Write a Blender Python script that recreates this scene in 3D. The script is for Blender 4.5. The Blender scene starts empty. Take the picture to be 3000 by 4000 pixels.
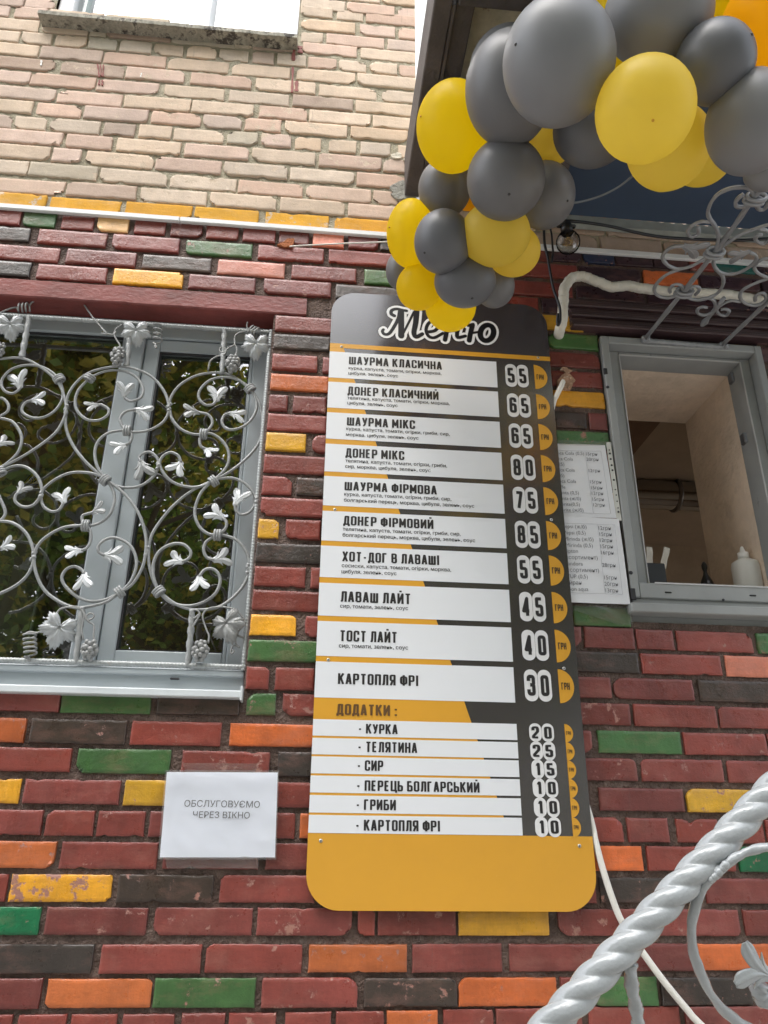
import bpy, math, random
from mathutils import Vector, Matrix, noise, geometry
random.seed(7)
S = bpy.context.scene; COL = S.collection
R_ = math.radians
V = Vector

# ------------------------------------------------------------------ camera
FPX = 3050.0; YAW, PITCH, ROLL = R_(5.088), R_(23.463), R_(0.6207)
CAM = V((0, -2.22, 1.55))
_f = V((math.sin(YAW)*math.cos(PITCH), math.cos(YAW)*math.cos(PITCH), math.sin(PITCH)))
_r = V((math.cos(YAW), -math.sin(YAW), 0)); _u = _r.cross(_f)
RGT = _r*math.cos(ROLL)+_u*math.sin(ROLL); UPV = -_r*math.sin(ROLL)+_u*math.cos(ROLL); FWD = _f
cd = bpy.data.cameras.new("camera"); cam = bpy.data.objects.new("camera", cd); COL.objects.link(cam)
cd.sensor_fit = 'VERTICAL'; cd.sensor_height = 36; cd.lens = 36*FPX/4000
cd.clip_start = 0.02; cd.clip_end = 500
m = Matrix((RGT, UPV, -FWD)).transposed().to_4x4(); m.translation = CAM
cam.matrix_world = m
S.camera = cam

# ------------------------------------------------------------------ light (overcast daylight)
SUN_EL, SUN_AZ = R_(58), R_(-35)       # azimuth measured from -Y (street side) towards -X
W = bpy.data.worlds.new("World"); S.world = W; W.use_nodes = True
nt = W.node_tree; bg = nt.nodes['Background']
sky = nt.nodes.new('ShaderNodeTexSky'); sky.sky_type = 'NISHITA'; sky.sun_disc = False
sky.sun_elevation = SUN_EL; sky.dust_density = 3.0; sky.air_density = 1.0; sky.ozone_density = 1.0
hs = nt.nodes.new('ShaderNodeHueSaturation'); hs.inputs['Saturation'].default_value = 0.32
nt.links.new(sky.outputs[0], hs.inputs['Color']); nt.links.new(hs.outputs[0], bg.inputs[0])
bg.inputs[1].default_value = 0.15
sl = bpy.data.lights.new("sun", 'SUN'); sun = bpy.data.objects.new("sun", sl); COL.objects.link(sun)
sl.energy = 0.5; sl.angle = R_(50); sl.color = (1.0, 0.97, 0.92)
sd = V((math.sin(SUN_AZ)*math.cos(SUN_EL), -math.cos(SUN_AZ)*math.cos(SUN_EL), math.sin(SUN_EL)))
sun.location = sd*20
sun.rotation_euler = sd.to_track_quat('Z', 'Y').to_euler()
sky.sun_rotation = math.atan2(sd.x, sd.y)
vs = S.view_settings; vs.view_transform = 'Standard'; vs.look = 'None'; vs.gamma = 1; vs.exposure = 1.8
try: vs.use_curve_mapping = False
except Exception: pass

# ------------------------------------------------------------------ pixel of the photograph -> point in the place
def ray(px, py): return FWD+RGT*((px-1500)/FPX)-UPV*((py-2000)/FPX)
def P(px, py, Y=0.0):
    d = ray(px, py); return CAM+d*((Y-CAM.y)/d.y)
def PD(px, py, t): return CAM+ray(px, py)*t
def PP(px, py, o, n):
    d = ray(px, py); return CAM+d*((o-CAM).dot(n)/d.dot(n))
def zm(ox, oy, s): return lambda a, b: (ox+a/s, oy+b/s)

# ------------------------------------------------------------------ materials
MATS = {}
def M(name, col, rough=.5, metal=0.0, var=.0, vscale=6, bump=0.0, bscale=80, spec=.5, coat=0.0, col2=None, c2s=10, c2t=.62, stretch=None, sub=0.0, trans=0.0, soft=.06, coatr=.1, coati=1.5):
    if name in MATS: return MATS[name]
    m = bpy.data.materials.new(name); m.use_nodes = True; t = m.node_tree; N = t.nodes; L = t.links
    b = N['Principled BSDF']; b.inputs['Roughness'].default_value = rough; b.inputs['Metallic'].default_value = metal
    b.inputs['Specular IOR Level'].default_value = spec
    b.inputs['Coat Weight'].default_value = coat; b.inputs['Coat Roughness'].default_value = coatr; b.inputs['Coat IOR'].default_value = coati
    tc = N.new('ShaderNodeTexCoord'); src = tc.outputs['Object']
    if stretch:
        mp = N.new('ShaderNodeMapping'); mp.inputs['Scale'].default_value = stretch; L.new(src, mp.inputs[0]); src = mp.outputs[0]
    cur = None
    def mix(a, bcol, fac, mode='MIX'):
        x = N.new('ShaderNodeMix'); x.data_type = 'RGBA'; x.blend_type = mode
        for sock, v in ((x.inputs[6], a), (x.inputs[7], bcol), (x.inputs[0], fac)):
            if hasattr(v, 'links'): L.new(v, sock)
            else: sock.default_value = v
        return x.outputs[2]
    base = (*col, 1)
    if var:
        n = N.new('ShaderNodeTexNoise'); n.inputs['Scale'].default_value = vscale; n.inputs['Detail'].default_value = 6; n.inputs['Roughness'].default_value = .65; L.new(src, n.inputs[0])
        r = N.new('ShaderNodeMapRange'); r.inputs[1].default_value = .3; r.inputs[2].default_value = .7; r.inputs[3].default_value = 1-var; r.inputs[4].default_value = 1+var; L.new(n.outputs[0], r.inputs[0])
        cc = N.new('ShaderNodeCombineColor')
        for k in range(3): L.new(r.outputs[0], cc.inputs[k])
        cur = mix(base, cc.outputs[0], 1.0, 'MULTIPLY')
    if col2:
        n = N.new('ShaderNodeTexNoise'); n.inputs['Scale'].default_value = c2s; n.inputs['Detail'].default_value = 8; n.inputs['Roughness'].default_value = .7; L.new(src, n.inputs[0])
        r = N.new('ShaderNodeMapRange'); r.inputs[1].default_value = c2t; r.inputs[2].default_value = c2t+soft; L.new(n.outputs[0], r.inputs[0])
        cur = mix(cur if cur else base, (*col2, 1), r.outputs[0])
    if cur: L.new(cur, b.inputs['Base Color'])
    else: b.inputs['Base Color'].default_value = base
    if bump:
        n = N.new('ShaderNodeTexNoise'); n.inputs['Scale'].default_value = bscale; n.inputs['Detail'].default_value = 6; L.new(src, n.inputs[0])
        bp = N.new('ShaderNodeBump'); bp.inputs['Strength'].default_value = bump; bp.inputs['Distance'].default_value = .01; L.new(n.outputs[0], bp.inputs['Height']); L.new(bp.outputs[0], b.inputs['Normal'])
    if trans:
        tr = N.new('ShaderNodeBsdfTranslucent')
        if cur: L.new(cur, tr.inputs[0])
        else: tr.inputs[0].default_value = base
        mx = N.new('ShaderNodeMixShader'); mx.inputs[0].default_value = trans
        L.new(b.outputs[0], mx.inputs[1]); L.new(tr.outputs[0], mx.inputs[2]); L.new(mx.outputs[0], N['Material Output'].inputs[0])
    MATS[name] = m; return m

def glass(name, boost=1.0, tint=(1, 1, 1), rough=0.0, wav=0.0, haze=0.0):
    if name in MATS: return MATS[name]
    m = bpy.data.materials.new(name); m.use_nodes = True; t = m.node_tree; N = t.nodes; L = t.links
    N.remove(N['Principled BSDF'])
    tr = N.new('ShaderNodeBsdfTransparent'); tr.inputs[0].default_value = (*tint, 1)
    gl = N.new('ShaderNodeBsdfGlossy'); gl.inputs['Roughness'].default_value = rough
    fr = N.new('ShaderNodeFresnel'); fr.inputs[0].default_value = 1.5
    mu = N.new('ShaderNodeMath'); mu.operation = 'MULTIPLY'; mu.inputs[1].default_value = boost; mu.use_clamp = True
    mx = N.new('ShaderNodeMixShader')
    ge = N.new('ShaderNodeNewGeometry'); iv = N.new('ShaderNodeMath'); iv.operation = 'SUBTRACT'; iv.inputs[0].default_value = 1; L.new(ge.outputs['Backfacing'], iv.inputs[1])
    m2 = N.new('ShaderNodeMath'); m2.operation = 'MULTIPLY'; L.new(fr.outputs[0], m2.inputs[0]); L.new(iv.outputs[0], m2.inputs[1])
    L.new(m2.outputs[0], mu.inputs[0]); L.new(mu.outputs[0], mx.inputs[0]); L.new(tr.outputs[0], mx.inputs[1]); L.new(gl.outputs[0], mx.inputs[2])
    L.new(mx.outputs[0], N['Material Output'].inputs[0])
    if haze:                                     # scuffed plastic film
        df = N.new('ShaderNodeBsdfDiffuse'); df.inputs[0].default_value = (.9, .9, .9, 1); m3 = N.new('ShaderNodeMixShader'); m3.inputs[0].default_value = haze
        L.new(mx.outputs[0], m3.inputs[1]); L.new(df.outputs[0], m3.inputs[2]); L.new(m3.outputs[0], N['Material Output'].inputs[0])
    if wav:
        tc = N.new('ShaderNodeTexCoord'); n = N.new('ShaderNodeTexNoise'); n.inputs['Scale'].default_value = 3; n.inputs['Detail'].default_value = 1; L.new(tc.outputs['Object'], n.inputs[0])
        bp = N.new('ShaderNodeBump'); bp.inputs['Strength'].default_value = wav; bp.inputs['Distance'].default_value = .01; L.new(n.outputs[0], bp.inputs['Height']); L.new(bp.outputs[0], gl.inputs['Normal'])
    MATS[name] = m; return m

def brick_mat(name, rough, wearcol, noisev, streak, speck, spec=.5):
    m = bpy.data.materials.new(name); m.use_nodes = True; t = m.node_tree; N = t.nodes; L = t.links
    b = N['Principled BSDF']; b.inputs['Specular IOR Level'].default_value = spec
    at = N.new('ShaderNodeAttribute'); at.attribute_name = 'paint'
    tc = N.new('ShaderNodeTexCoord'); O = tc.outputs['Object']
    def nz(scale, det=6, rgh=.65, st=None):
        s_ = O
        if st:
            mp = N.new('ShaderNodeMapping'); mp.inputs['Scale'].default_value = st; L.new(O, mp.inputs[0]); s_ = mp.outputs[0]
        n = N.new('ShaderNodeTexNoise'); n.inputs['Scale'].default_value = scale; n.inputs['Detail'].default_value = det; n.inputs['Roughness'].default_value = rgh; L.new(s_, n.inputs[0]); return n.outputs[0]
    def mr(v, a, b_, c, d):
        r = N.new('ShaderNodeMapRange'); L.new(v, r.inputs[0])
        for i, q in enumerate((a, b_, c, d)): r.inputs[i+1].default_value = q
        return r.outputs[0]
    def mth(op, a, b_):
        x = N.new('ShaderNodeMath'); x.operation = op
        for i, q in enumerate((a, b_)):
            if hasattr(q, 'links'): L.new(q, x.inputs[i])
            else: x.inputs[i].default_value = q
        return x.outputs[0]
    def mix(a, c, f, mode='MIX'):
        x = N.new('ShaderNodeMix'); x.data_type = 'RGBA'; x.blend_type = mode
        for s_, v in ((x.inputs[6], a), (x.inputs[7], c), (x.inputs[0], f)):
            if hasattr(v, 'links'): L.new(v, s_)
            else: s_.default_value = v
        return x.outputs[2]
    v1 = mr(nz(9), .3, .7, 1-noisev, 1+noisev)
    v2 = mr(nz(14, 5, .6, (1, 1, 9)), .3, .7, 1-streak, 1+streak)
    v3 = mr(nz(30, 4, .6, (6, 1, .6)), .3, .7, 1-streak*.8, 1+streak*.8)
    vv = mth('MULTIPLY', mth('MULTIPLY', v1, v2), v3)
    cc = N.new('ShaderNodeCombineColor')
    for k in range(3): L.new(vv, cc.inputs[k])
    c = mix(at.outputs['Color'], cc.outputs[0], 1.0, 'MULTIPLY')
    rub = mr(nz(6, 8, .75, (1, 1, 2.2)), .50, .70, 0, .62)
    pale = N.new('ShaderNodeMix'); pale.data_type = 'RGBA'; pale.inputs[0].default_value = .5; L.new(c, pale.inputs[6]); pale.inputs[7].default_value = (*wearcol, 1)
    c = mix(c, pale.outputs[2], rub)
    drip = mr(nz(9, 5, .7, (7, 1, .5)), .63, .70, 0, .35)
    c = mix(c, (.09, .07, .06, 1), mth('MULTIPLY', drip, .6))
    wn = nz(26, 7, .7)
    wmask = mr(mth('ADD', wn, at.outputs['Alpha']), .78, .83, 0, 1)
    c = mix(c, (*wearcol, 1), wmask)
    sp = mr(nz(110, 4, .7), .68, .73, 0, speck)
    c = mix(c, (.05, .04, .035, 1), sp)
    L.new(c, b.inputs['Base Color'])
    L.new(mr(nz(20), .3, .7, rough-.1, rough+.12), b.inputs['Roughness'])
    bp = N.new('ShaderNodeBump'); bp.inputs['Strength'].default_value = .6; bp.inputs['Distance'].default_value = .004
    h = mth('ADD', mth('MULTIPLY', nz(60, 6, .7), 1.0), mth('ADD', mth('MULTIPLY', wmask, -.25), mth('MULTIPLY', nz(26, 4, .6, (1, 1, 3)), .22)))
    L.new(h, bp.inputs['Height']); L.new(bp.outputs[0], b.inputs['Normal'])
    return m

# ------------------------------------------------------------------ mesh building
class MB:
    def __init__(s): s.v = []; s.f = []; s.m = []; s.c = []; s.sm = []
    def add(s, vs, fs, mi=0, smooth=False, col=None):
        o = len(s.v); s.v += [V(x) for x in vs]
        s.f += [tuple(i+o for i in f) for f in fs]; s.m += [mi]*len(fs); s.sm += [smooth]*len(fs)
        s.c += [col or (1, 1, 1, 0)]*len(vs)
    def box(s, a, b, mi=0, bev=0.0):
        x0, x1 = sorted((a[0], b[0])); y0, y1 = sorted((a[1], b[1])); z0, z1 = sorted((a[2], b[2]))
        e = min(bev, (x1-x0)*.45, (y1-y0)*.45, (z1-z0)*.45)
        if e <= 0:
            vs = [(x, y, z) for z in (z0, z1) for y in (y0, y1) for x in (x0, x1)]
            s.add(vs, [(0, 2, 3, 1), (4, 5, 7, 6), (0, 1, 5, 4), (2, 6, 7, 3), (0, 4, 6, 2), (1, 3, 7, 5)], mi); return
        X = (x0, x0+e, x1-e, x1); Y = (y0, y0+e, y1-e, y1); Z = (z0, z0+e, z1-e, z1)
        vs = []; idx = {}
        def g(i, j, k):
            key = (i, j, k)
            if key not in idx: idx[key] = len(vs); vs.append((X[i], Y[j], Z[k]))
            return idx[key]
        fs = []
        for k, o in ((0, 1), (3, 0)):
            q = [g(1, 1, k), g(2, 1, k), g(2, 2, k), g(1, 2, k)]; fs.append(tuple(q[::-1] if o else q))
            q = [g(1, k, 1), g(2, k, 1), g(2, k, 2), g(1, k, 2)]; fs.append(tuple(q if o else q[::-1]))
            q = [g(k, 1, 1), g(k, 2, 1), g(k, 2, 2), g(k, 1, 2)]; fs.append(tuple(q[::-1] if o else q))
        for a_ in (0, 3):
            p = 1 if a_ == 0 else 2
            for b_ in (0, 3):
                q = 1 if b_ == 0 else 2
                fs.append((g(a_, q, 1), g(a_, q, 2), g(p, b_, 2), g(p, b_, 1)))
                fs.append((g(a_, 1, q), g(a_, 2, q), g(p, 2, b_), g(p, 1, b_)))
                fs.append((g(1, a_, q), g(2, a_, q), g(2, p, b_), g(1, p, b_)))
                for c_ in (0, 3):
                    w = 1 if c_ == 0 else 2
                    fs.append((g(a_, q, w), g(p, b_, w), g(p, q, c_)))
        s.add(vs, fs, mi)
    def tube(s, pts, r, n=8, mi=0, closed=False, rf=None, smooth=True, sq=False, up=None):
        pts = [V(p) for p in pts]; k = len(pts); rings = []; prev = None
        for i, p in enumerate(pts):
            a = pts[i-1] if (i > 0 or closed) else p; b = pts[(i+1) % k] if (i < k-1 or closed) else p
            t = (b-a)
            if t.length < 1e-9: t = V((0, 0, 1))
            t.normalize()
            if up is not None: nn = (up-t*up.dot(t))
            elif prev is None:
                nn = V((0, -1, 0))-t*V((0, -1, 0)).dot(t)
                if nn.length < .1: nn = V((1, 0, 0))-t*V((1, 0, 0)).dot(t)
            else: nn = prev-t*prev.dot(t)
            nn.normalize(); prev = nn; bb = t.cross(nn)
            ring = []
            for j in range(n):
                th = 2*math.pi*(j+(.5 if sq else 0))/n
                rr = (rf(i/(k-1 if k > 1 else 1), th) if rf else 1)*r
                ring.append(p+nn*(math.cos(th)*rr)+bb*(math.sin(th)*rr))
            rings.append(ring)
        vs = [q for rg in rings for q in rg]; fs = []
        for i in range(k-1 if not closed else k):
            i2 = (i+1) % k
            for j in range(n):
                j2 = (j+1) % n; fs.append((i*n+j, i*n+j2, i2*n+j2, i2*n+j))
        if not closed: fs += [tuple(range(n))[::-1], tuple((k-1)*n+j for j in range(n))]
        s.add(vs, fs, mi, smooth)
    def lathe(s, prof, o, ax, n=24, mi=0, smooth=True):
        ax = V(ax).normalized(); u = ax.orthogonal().normalized(); w = ax.cross(u); o = V(o)
        vs = []; fs = []
        for (r, h) in prof:
            for j in range(n):
                a = 2*math.pi*j/n; vs.append(o+ax*h+(u*math.cos(a)+w*math.sin(a))*r)
        for i in range(len(prof)-1):
            for j in range(n):
                j2 = (j+1) % n; fs.append((i*n+j, i*n+j2, (i+1)*n+j2, (i+1)*n+j))
        fs += [tuple(range(n))[::-1], tuple((len(prof)-1)*n+j for j in range(n))]
        s.add(vs, fs, mi, smooth)
    def sphere(s, c, r, n=12, mi=0):
        c = V(c); k = n//2; vs = [c+V((0, 0, r))]; fs = []
        for i in range(1, k):
            a = math.pi*i/k
            for j in range(n):
                b = 2*math.pi*j/n; vs.append(c+V((math.sin(a)*math.cos(b), math.sin(a)*math.sin(b), math.cos(a)))*r)
        vs.append(c-V((0, 0, r)))
        for j in range(n): fs.append((0, 1+j, 1+(j+1) % n))
        for i in range(k-2):
            for j in range(n): fs.append((1+i*n+j, 1+(i+1)*n+j, 1+(i+1)*n+(j+1) % n, 1+i*n+(j+1) % n))
        for j in range(n): fs.append((1+(k-2)*n+j, len(vs)-1, 1+(k-2)*n+(j+1) % n))
        s.add(vs, fs, mi, True)
    def prism(s, poly, y0, y1, mi=0):            # outline in X,Z pushed from y0 (front) to y1
        n = len(poly); vs = [(x, y0, z) for x, z in poly]+[(x, y1, z) for x, z in poly]
        tri = geometry.tessellate_polygon([[V((x, z, 0)) for x, z in poly]])
        ar = sum(poly[i][0]*poly[(i+1) % n][1]-poly[(i+1) % n][0]*poly[i][1] for i in range(n))
        fs = [tuple(t) for t in tri]+[tuple(i+n for i in t[::-1]) for t in tri]
        fs += [(i, (i+1) % n, (i+1) % n+n, i+n) if ar < 0 else (i, i+n, (i+1) % n+n, (i+1) % n) for i in range(n)]
        s.add(vs, fs, mi)
WO = {}
def build(name, mb, mats, parent=None, cols=False):
    c = V((0, 0, 0))
    if mb.v:
        lo = V([min(v[i] for v in mb.v) for i in range(3)]); hi = V([max(v[i] for v in mb.v) for i in range(3)]); c = (lo+hi)/2
    me = bpy.data.meshes.new(name); me.from_pydata([v-c for v in mb.v], [], mb.f)
    for mt in (mats if isinstance(mats, (list, tuple)) else [mats]): me.materials.append(mt)
    me.polygons.foreach_set('material_index', mb.m); me.polygons.foreach_set('use_smooth', mb.sm)
    if cols:
        a = me.color_attributes.new('paint', 'FLOAT_COLOR', 'POINT'); a.data.foreach_set('color', [x for q in mb.c for x in q])
    me.validate(); me.update()
    o = bpy.data.objects.new(name, me); COL.objects.link(o)
    if parent: o.parent = parent; o.location = c-WO[parent.name]
    else: o.location = c
    WO[o.name] = c; return o
def thing(name, loc, label, cat, group=None, kind=None):
    o = bpy.data.objects.new(name, None); COL.objects.link(o); o.location = loc; o.empty_display_size = .1; WO[o.name] = V(loc)
    return tag(o, label, cat, group, kind)
def tag(o, label=None, cat=None, group=None, kind=None):
    for k, v in (('label', label), ('category', cat), ('group', group), ('kind', kind)):
        if v: o[k] = v
    return o
def cr(pts, k=6, closed=False):                  # smooth curve through points
    pts = [V(p) for p in pts]; n = len(pts); out = []
    for i in range(n if closed else n-1):
        p0 = pts[i-1] if (i > 0 or closed) else pts[0]*2-pts[1]; p1 = pts[i]; p2 = pts[(i+1) % n]
        p3 = pts[(i+2) % n] if (i+2 < n or closed) else p2*2-p1
        for j in range(k):
            t = j/k; out.append(.5*((2*p1)+(p2-p0)*t+(2*p0-5*p1+4*p2-p3)*t*t+(3*p1-p0-3*p2+p3)*t*t*t))
    if not closed: out.append(pts[-1])
    return out

# ------------------------------------------------------------------ lettering
def union(polys):                                # overlapping outlines -> one flat sheet of triangles
    vs = []; fs = []
    for p in polys:
        a = sum(p[i][0]*p[(i+1) % len(p)][1]-p[(i+1) % len(p)][0]*p[i][1] for i in range(len(p)))
        if abs(a) < 1e-12: continue
        q = list(p) if a > 0 else list(p)[::-1]
        fs.append(list(range(len(vs), len(vs)+len(q)))); vs += [V((x, z)) for x, z in q]
    if not fs: return [], []
    ov, oe, of, _, _, orf = geometry.delaunay_2d_cdt(vs, [], fs, 0, 1e-7)
    conv = [[vs[i] for i in f] for f in fs]; bb = [(min(p[0] for p in q), max(p[0] for p in q), min(p[1] for p in q), max(p[1] for p in q)) for q in conv]
    keep = []
    for f in of:                                 # keep a triangle when any (convex) outline holds its centre
        x = sum(ov[i][0] for i in f)/len(f); y = sum(ov[i][1] for i in f)/len(f)
        for q, b in zip(conv, bb):
            if b[0] <= x <= b[1] and b[2] <= y <= b[3] and all((q[k][0]-q[k-1][0])*(y-q[k-1][1])-(q[k][1]-q[k-1][1])*(x-q[k-1][0]) >= -1e-12 for k in range(len(q))): keep.append(tuple(f)); break
    return [(v[0], v[1]) for v in ov], keep
def stroke(pl, w, closed=False, capround=False, wf=None):
    out = []; n = len(pl); seg = n if closed else n-1
    def circ(c, r, k=10): return [(c[0]+r*math.cos(2*math.pi*i/k), c[1]+r*math.sin(2*math.pi*i/k)) for i in range(k)]
    for i in range(seg):
        a, b = pl[i], pl[(i+1) % n]; dx, dy = b[0]-a[0], b[1]-a[1]; l = math.hypot(dx, dy)
        if l < 1e-7: continue
        wa, wb = (w, w) if not wf else (wf(i/(n-1)), wf((i+1)/(n-1)))
        if wf is None and callable(w): wa = wb = w(dx/l, dy/l)
        nx, ny = -dy/l, dx/l
        out.append([(a[0]+nx*wa/2, a[1]+ny*wa/2), (a[0]-nx*wa/2, a[1]-ny*wa/2), (b[0]-nx*wb/2, b[1]-ny*wb/2), (b[0]+nx*wb/2, b[1]+ny*wb/2)])
        if (i > 0 or closed or capround): out.append(circ(a, wa/2*.999))
        if i == seg-1 and capround: out.append(circ(b, wb/2*.999))
    return out
# glyphs: outline points in a unit grid; an 'r' after a pair rounds that corner, 'z' closes the loop
GL = {'Ш': (1.5, '0,1 0,0 1,0 1,1;.5,1 .5,0'), 'А': (1.05, '0,-.07 .42,1 .58,1 1,-.07;.18,.25 .82,.25'), 'У': (1, '-.02,1.05 .5,.36;1,1.05 .5,.1 .3,0 .05,0'), 'Р': (1, '0,-.08 0,1 1,1r 1,.44r 0,.44'),
 'М': (1.3, '0,-.08 0,1 .5,.25 1,1 1,-.08'), 'К': (1.05, '0,-.08 0,1.08;1,1.08 .1,.42;.38,.6 1.02,-.08'), 'Л': (1.05, '-.1,0 .15,0r .22,.4 .25,1 1,1 1,-.08'), 'С': (1, '1,.66 1,1r 0,1r 0,0r 1,0r 1,.34'),
 'И': (1.05, '0,1.08 0,0 1,1 1,-.08'), 'Й': (1.05, '0,1.08 0,0 1,1 1,-.08;.2,1.3 .8,1.3'), 'Ч': (1, '0,1.08 0,.42r 1,.42;1,1.08 1,-.08'), 'Н': (1, '0,1.08 0,-.08;1,1.08 1,-.08;0,.5 1,.5'),
 'Д': (1.15, '.15,.1 .25,1 .88,1 .88,.1;-.03,-.2 -.03,.04 1.05,.04 1.05,-.2'), 'О': (1, '0,0r 1,0r 1,1r 0,1rz'), '0': (1, '0,0r 1,0r 1,1r 0,1rz'), 'Е': (.85, '1,1 0,1 0,0 1,0;0,.5 .9,.5'), 'І': (.12, '.5,1.08 .5,-.08'),
 'Ф': (1.35, '.5,1.08 .5,-.08;0,.14r 1,.14r 1,.86r 0,.86rz'), 'В': (1, '0,0 0,1 .95,1r .95,.52r 0,.52;.3,.52 1,.52r 1,0r 0,0'), 'Х': (1.05, '0,-.08 1,1.08;0,1.08 1,-.08'), '-': (.6, '0,.42 1,.42'), 'Г': (.85, '0,-.08 0,1 1.05,1'),
 'Т': (1, '.5,1 .5,-.08;-.1,1 1.1,1'), 'П': (1, '0,-.08 0,1 1,1 1,-.08'), 'Я': (1, '1,-.08 1,1 0,1r 0,.45r 1,.45;.55,.45 0,-.08'), 'Ь': (.95, '0,1.08 0,0 1,0r 1,.52r 0,.52'), 'Ц': (1.05, '0,1.08 0,0 1,0 1,1.08;.9,0 1.2,0 1.2,-.25'),
 'Б': (1, '.95,1 0,1 0,0 1,0r 1,.54r 0,.54'), 'Є': (1, '1,.7 1,1r 0,1r 0,0r 1,0r 1,.3;0,.5 .7,.5'), 'З': (1, '0,.74 0,1r 1,1r 1,.52r .3,.52;.5,.52 1,.52r 1,0r 0,0r 0,.26'), ':': (.12, '.5,.12 .5,-.06;.5,.7 .5,.52'),
 '1': (.6, '.1,.8 .55,1 .75,1 .75,-.08'), '2': (1, '0,.7 0,1r 1,1r 1,.6 0,.12 0,0 1.05,0'), '3': (1, '0,.74 0,1r 1,1r 1,.52r .3,.52;.5,.52 1,.52r 1,0r 0,0r 0,.26'), '4': (1.05, '.72,-.08 .72,1 -.05,.22 1.12,.22'), '5': (1, '1,1 .02,1 .02,.55 1,.55r 1,0r 0,0r 0,.26'),
 '6': (1, '1,.74 1,1r 0,1r 0,0r 1,0r 1,.54r 0,.54'), '7': (1, '-.05,1 1,1 .35,-.08'), '8': (1, '0,0r 1,0r 1,.5r 0,.5rz;.04,.5r .96,.5r .96,1r .04,1rz')}
def glyph(ch, H, t, wide, serif=False):
    """outlines of one letter, its advance width"""
    wf, d = GL[ch]; bw = (wide*H-t)*wf; polys = []
    for part in d.split(';'):
        closed = part.endswith('z'); part = part.rstrip('z'); pts = []
        for tok in part.split():
            rd = tok.endswith('r'); x, y = tok.rstrip('r').split(','); pts.append((t/2+float(x)*bw, t/2+float(y)*(H-t), rd))
        out = []; n = len(pts); rad = min(bw, H)*(.62 if serif else .36)
        for i, (x, y, rd) in enumerate(pts):
            if rd and (closed or 0 < i < n-1):
                a = pts[i-1]; b = pts[(i+1) % n]
                d1 = V((a[0]-x, a[1]-y)); d2 = V((b[0]-x, b[1]-y)); rr = min(rad, d1.length*.5, d2.length*.5); d1.normalize(); d2.normalize()
                p1 = V((x, y))+d1*rr; p2 = V((x, y))+d2*rr; c = V((x, y))
                for k in range(7):
                    q = k/6; z = p1*(1-q)**2+c*2*q*(1-q)+p2*q*q; out.append((z[0], z[1]))
            else: out.append((x, y))
        polys += stroke(out, (lambda dx, dy: t*(.5+.6*abs(dy))) if serif else t, closed)
        if serif and not closed:
            for (e, f) in ((out[0], out[1]), (out[-1], out[-2])):
                if abs(e[0]-f[0]) < abs(e[1]-f[1])*.6: polys.append([(e[0]-t*1.5, e[1]-t*.25), (e[0]+t*1.5, e[1]-t*.25), (e[0]+t*1.5, e[1]+t*.25), (e[0]-t*1.5, e[1]+t*.25)])
    return polys, bw+t
def word(mb, text, x0, x1, z, H, Y, t=.155, wide=.42, gap=.075, space=.22, serif=False, mi=0):
    """headline lettering fitted between x0 and x1"""
    t *= H; cur = 0; items = []
    for ch in text:
        if ch == ' ': cur += space*H; continue
        g, w = glyph(ch, H, t, wide, serif); items.append((g, cur)); cur += w+gap*H
    cur -= gap*H; k = (x1-x0)/cur if x1 else 1
    for g, ox in items:
        vs, fs = union(g)
        mb.add([(x0+(ox+a)*k, Y, z+b) for a, b in vs], [f for f in fs], mi)
    return cur
_tc = {}
def text_mesh(s, bold=0.0):
    key = (s, bold)
    if key in _tc: return _tc[key]
    c = bpy.data.curves.new('t', 'FONT'); c.body = s; c.size = 1; c.offset = bold; c.resolution_u = 3
    o = bpy.data.objects.new('t', c); me = o.to_mesh()
    vs = [(v.co.x, v.co.y) for v in me.vertices]; fs = [tuple(p.vertices) for p in me.polygons]
    o.to_mesh_clear(); bpy.data.objects.remove(o); bpy.data.curves.remove(c)
    _tc[key] = (vs, fs); return vs, fs
def line(mb, s, z, Y, size, x0=None, x1=None, bold=0.0, mi=0, fit=False, xf=None):
    vs, fs = text_mesh(s)
    if not vs: return
    a = min(v[0] for v in vs); b = max(v[0] for v in vs); k = size
    if fit: k = (x1-x0)/(b-a)
    ox = x0-a*k if x0 is not None else x1-b*k
    pts = [(ox+x*k, z+y*size) for x, y in vs]
    for q in range(2 if bold else 1):            # semi-bold: printed twice, a hair apart
        mb.add([xf(x+q*size*.022, y) if xf else (x+q*size*.022, Y-q*.0001, y) for x, y in pts], fs, mi)

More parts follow.
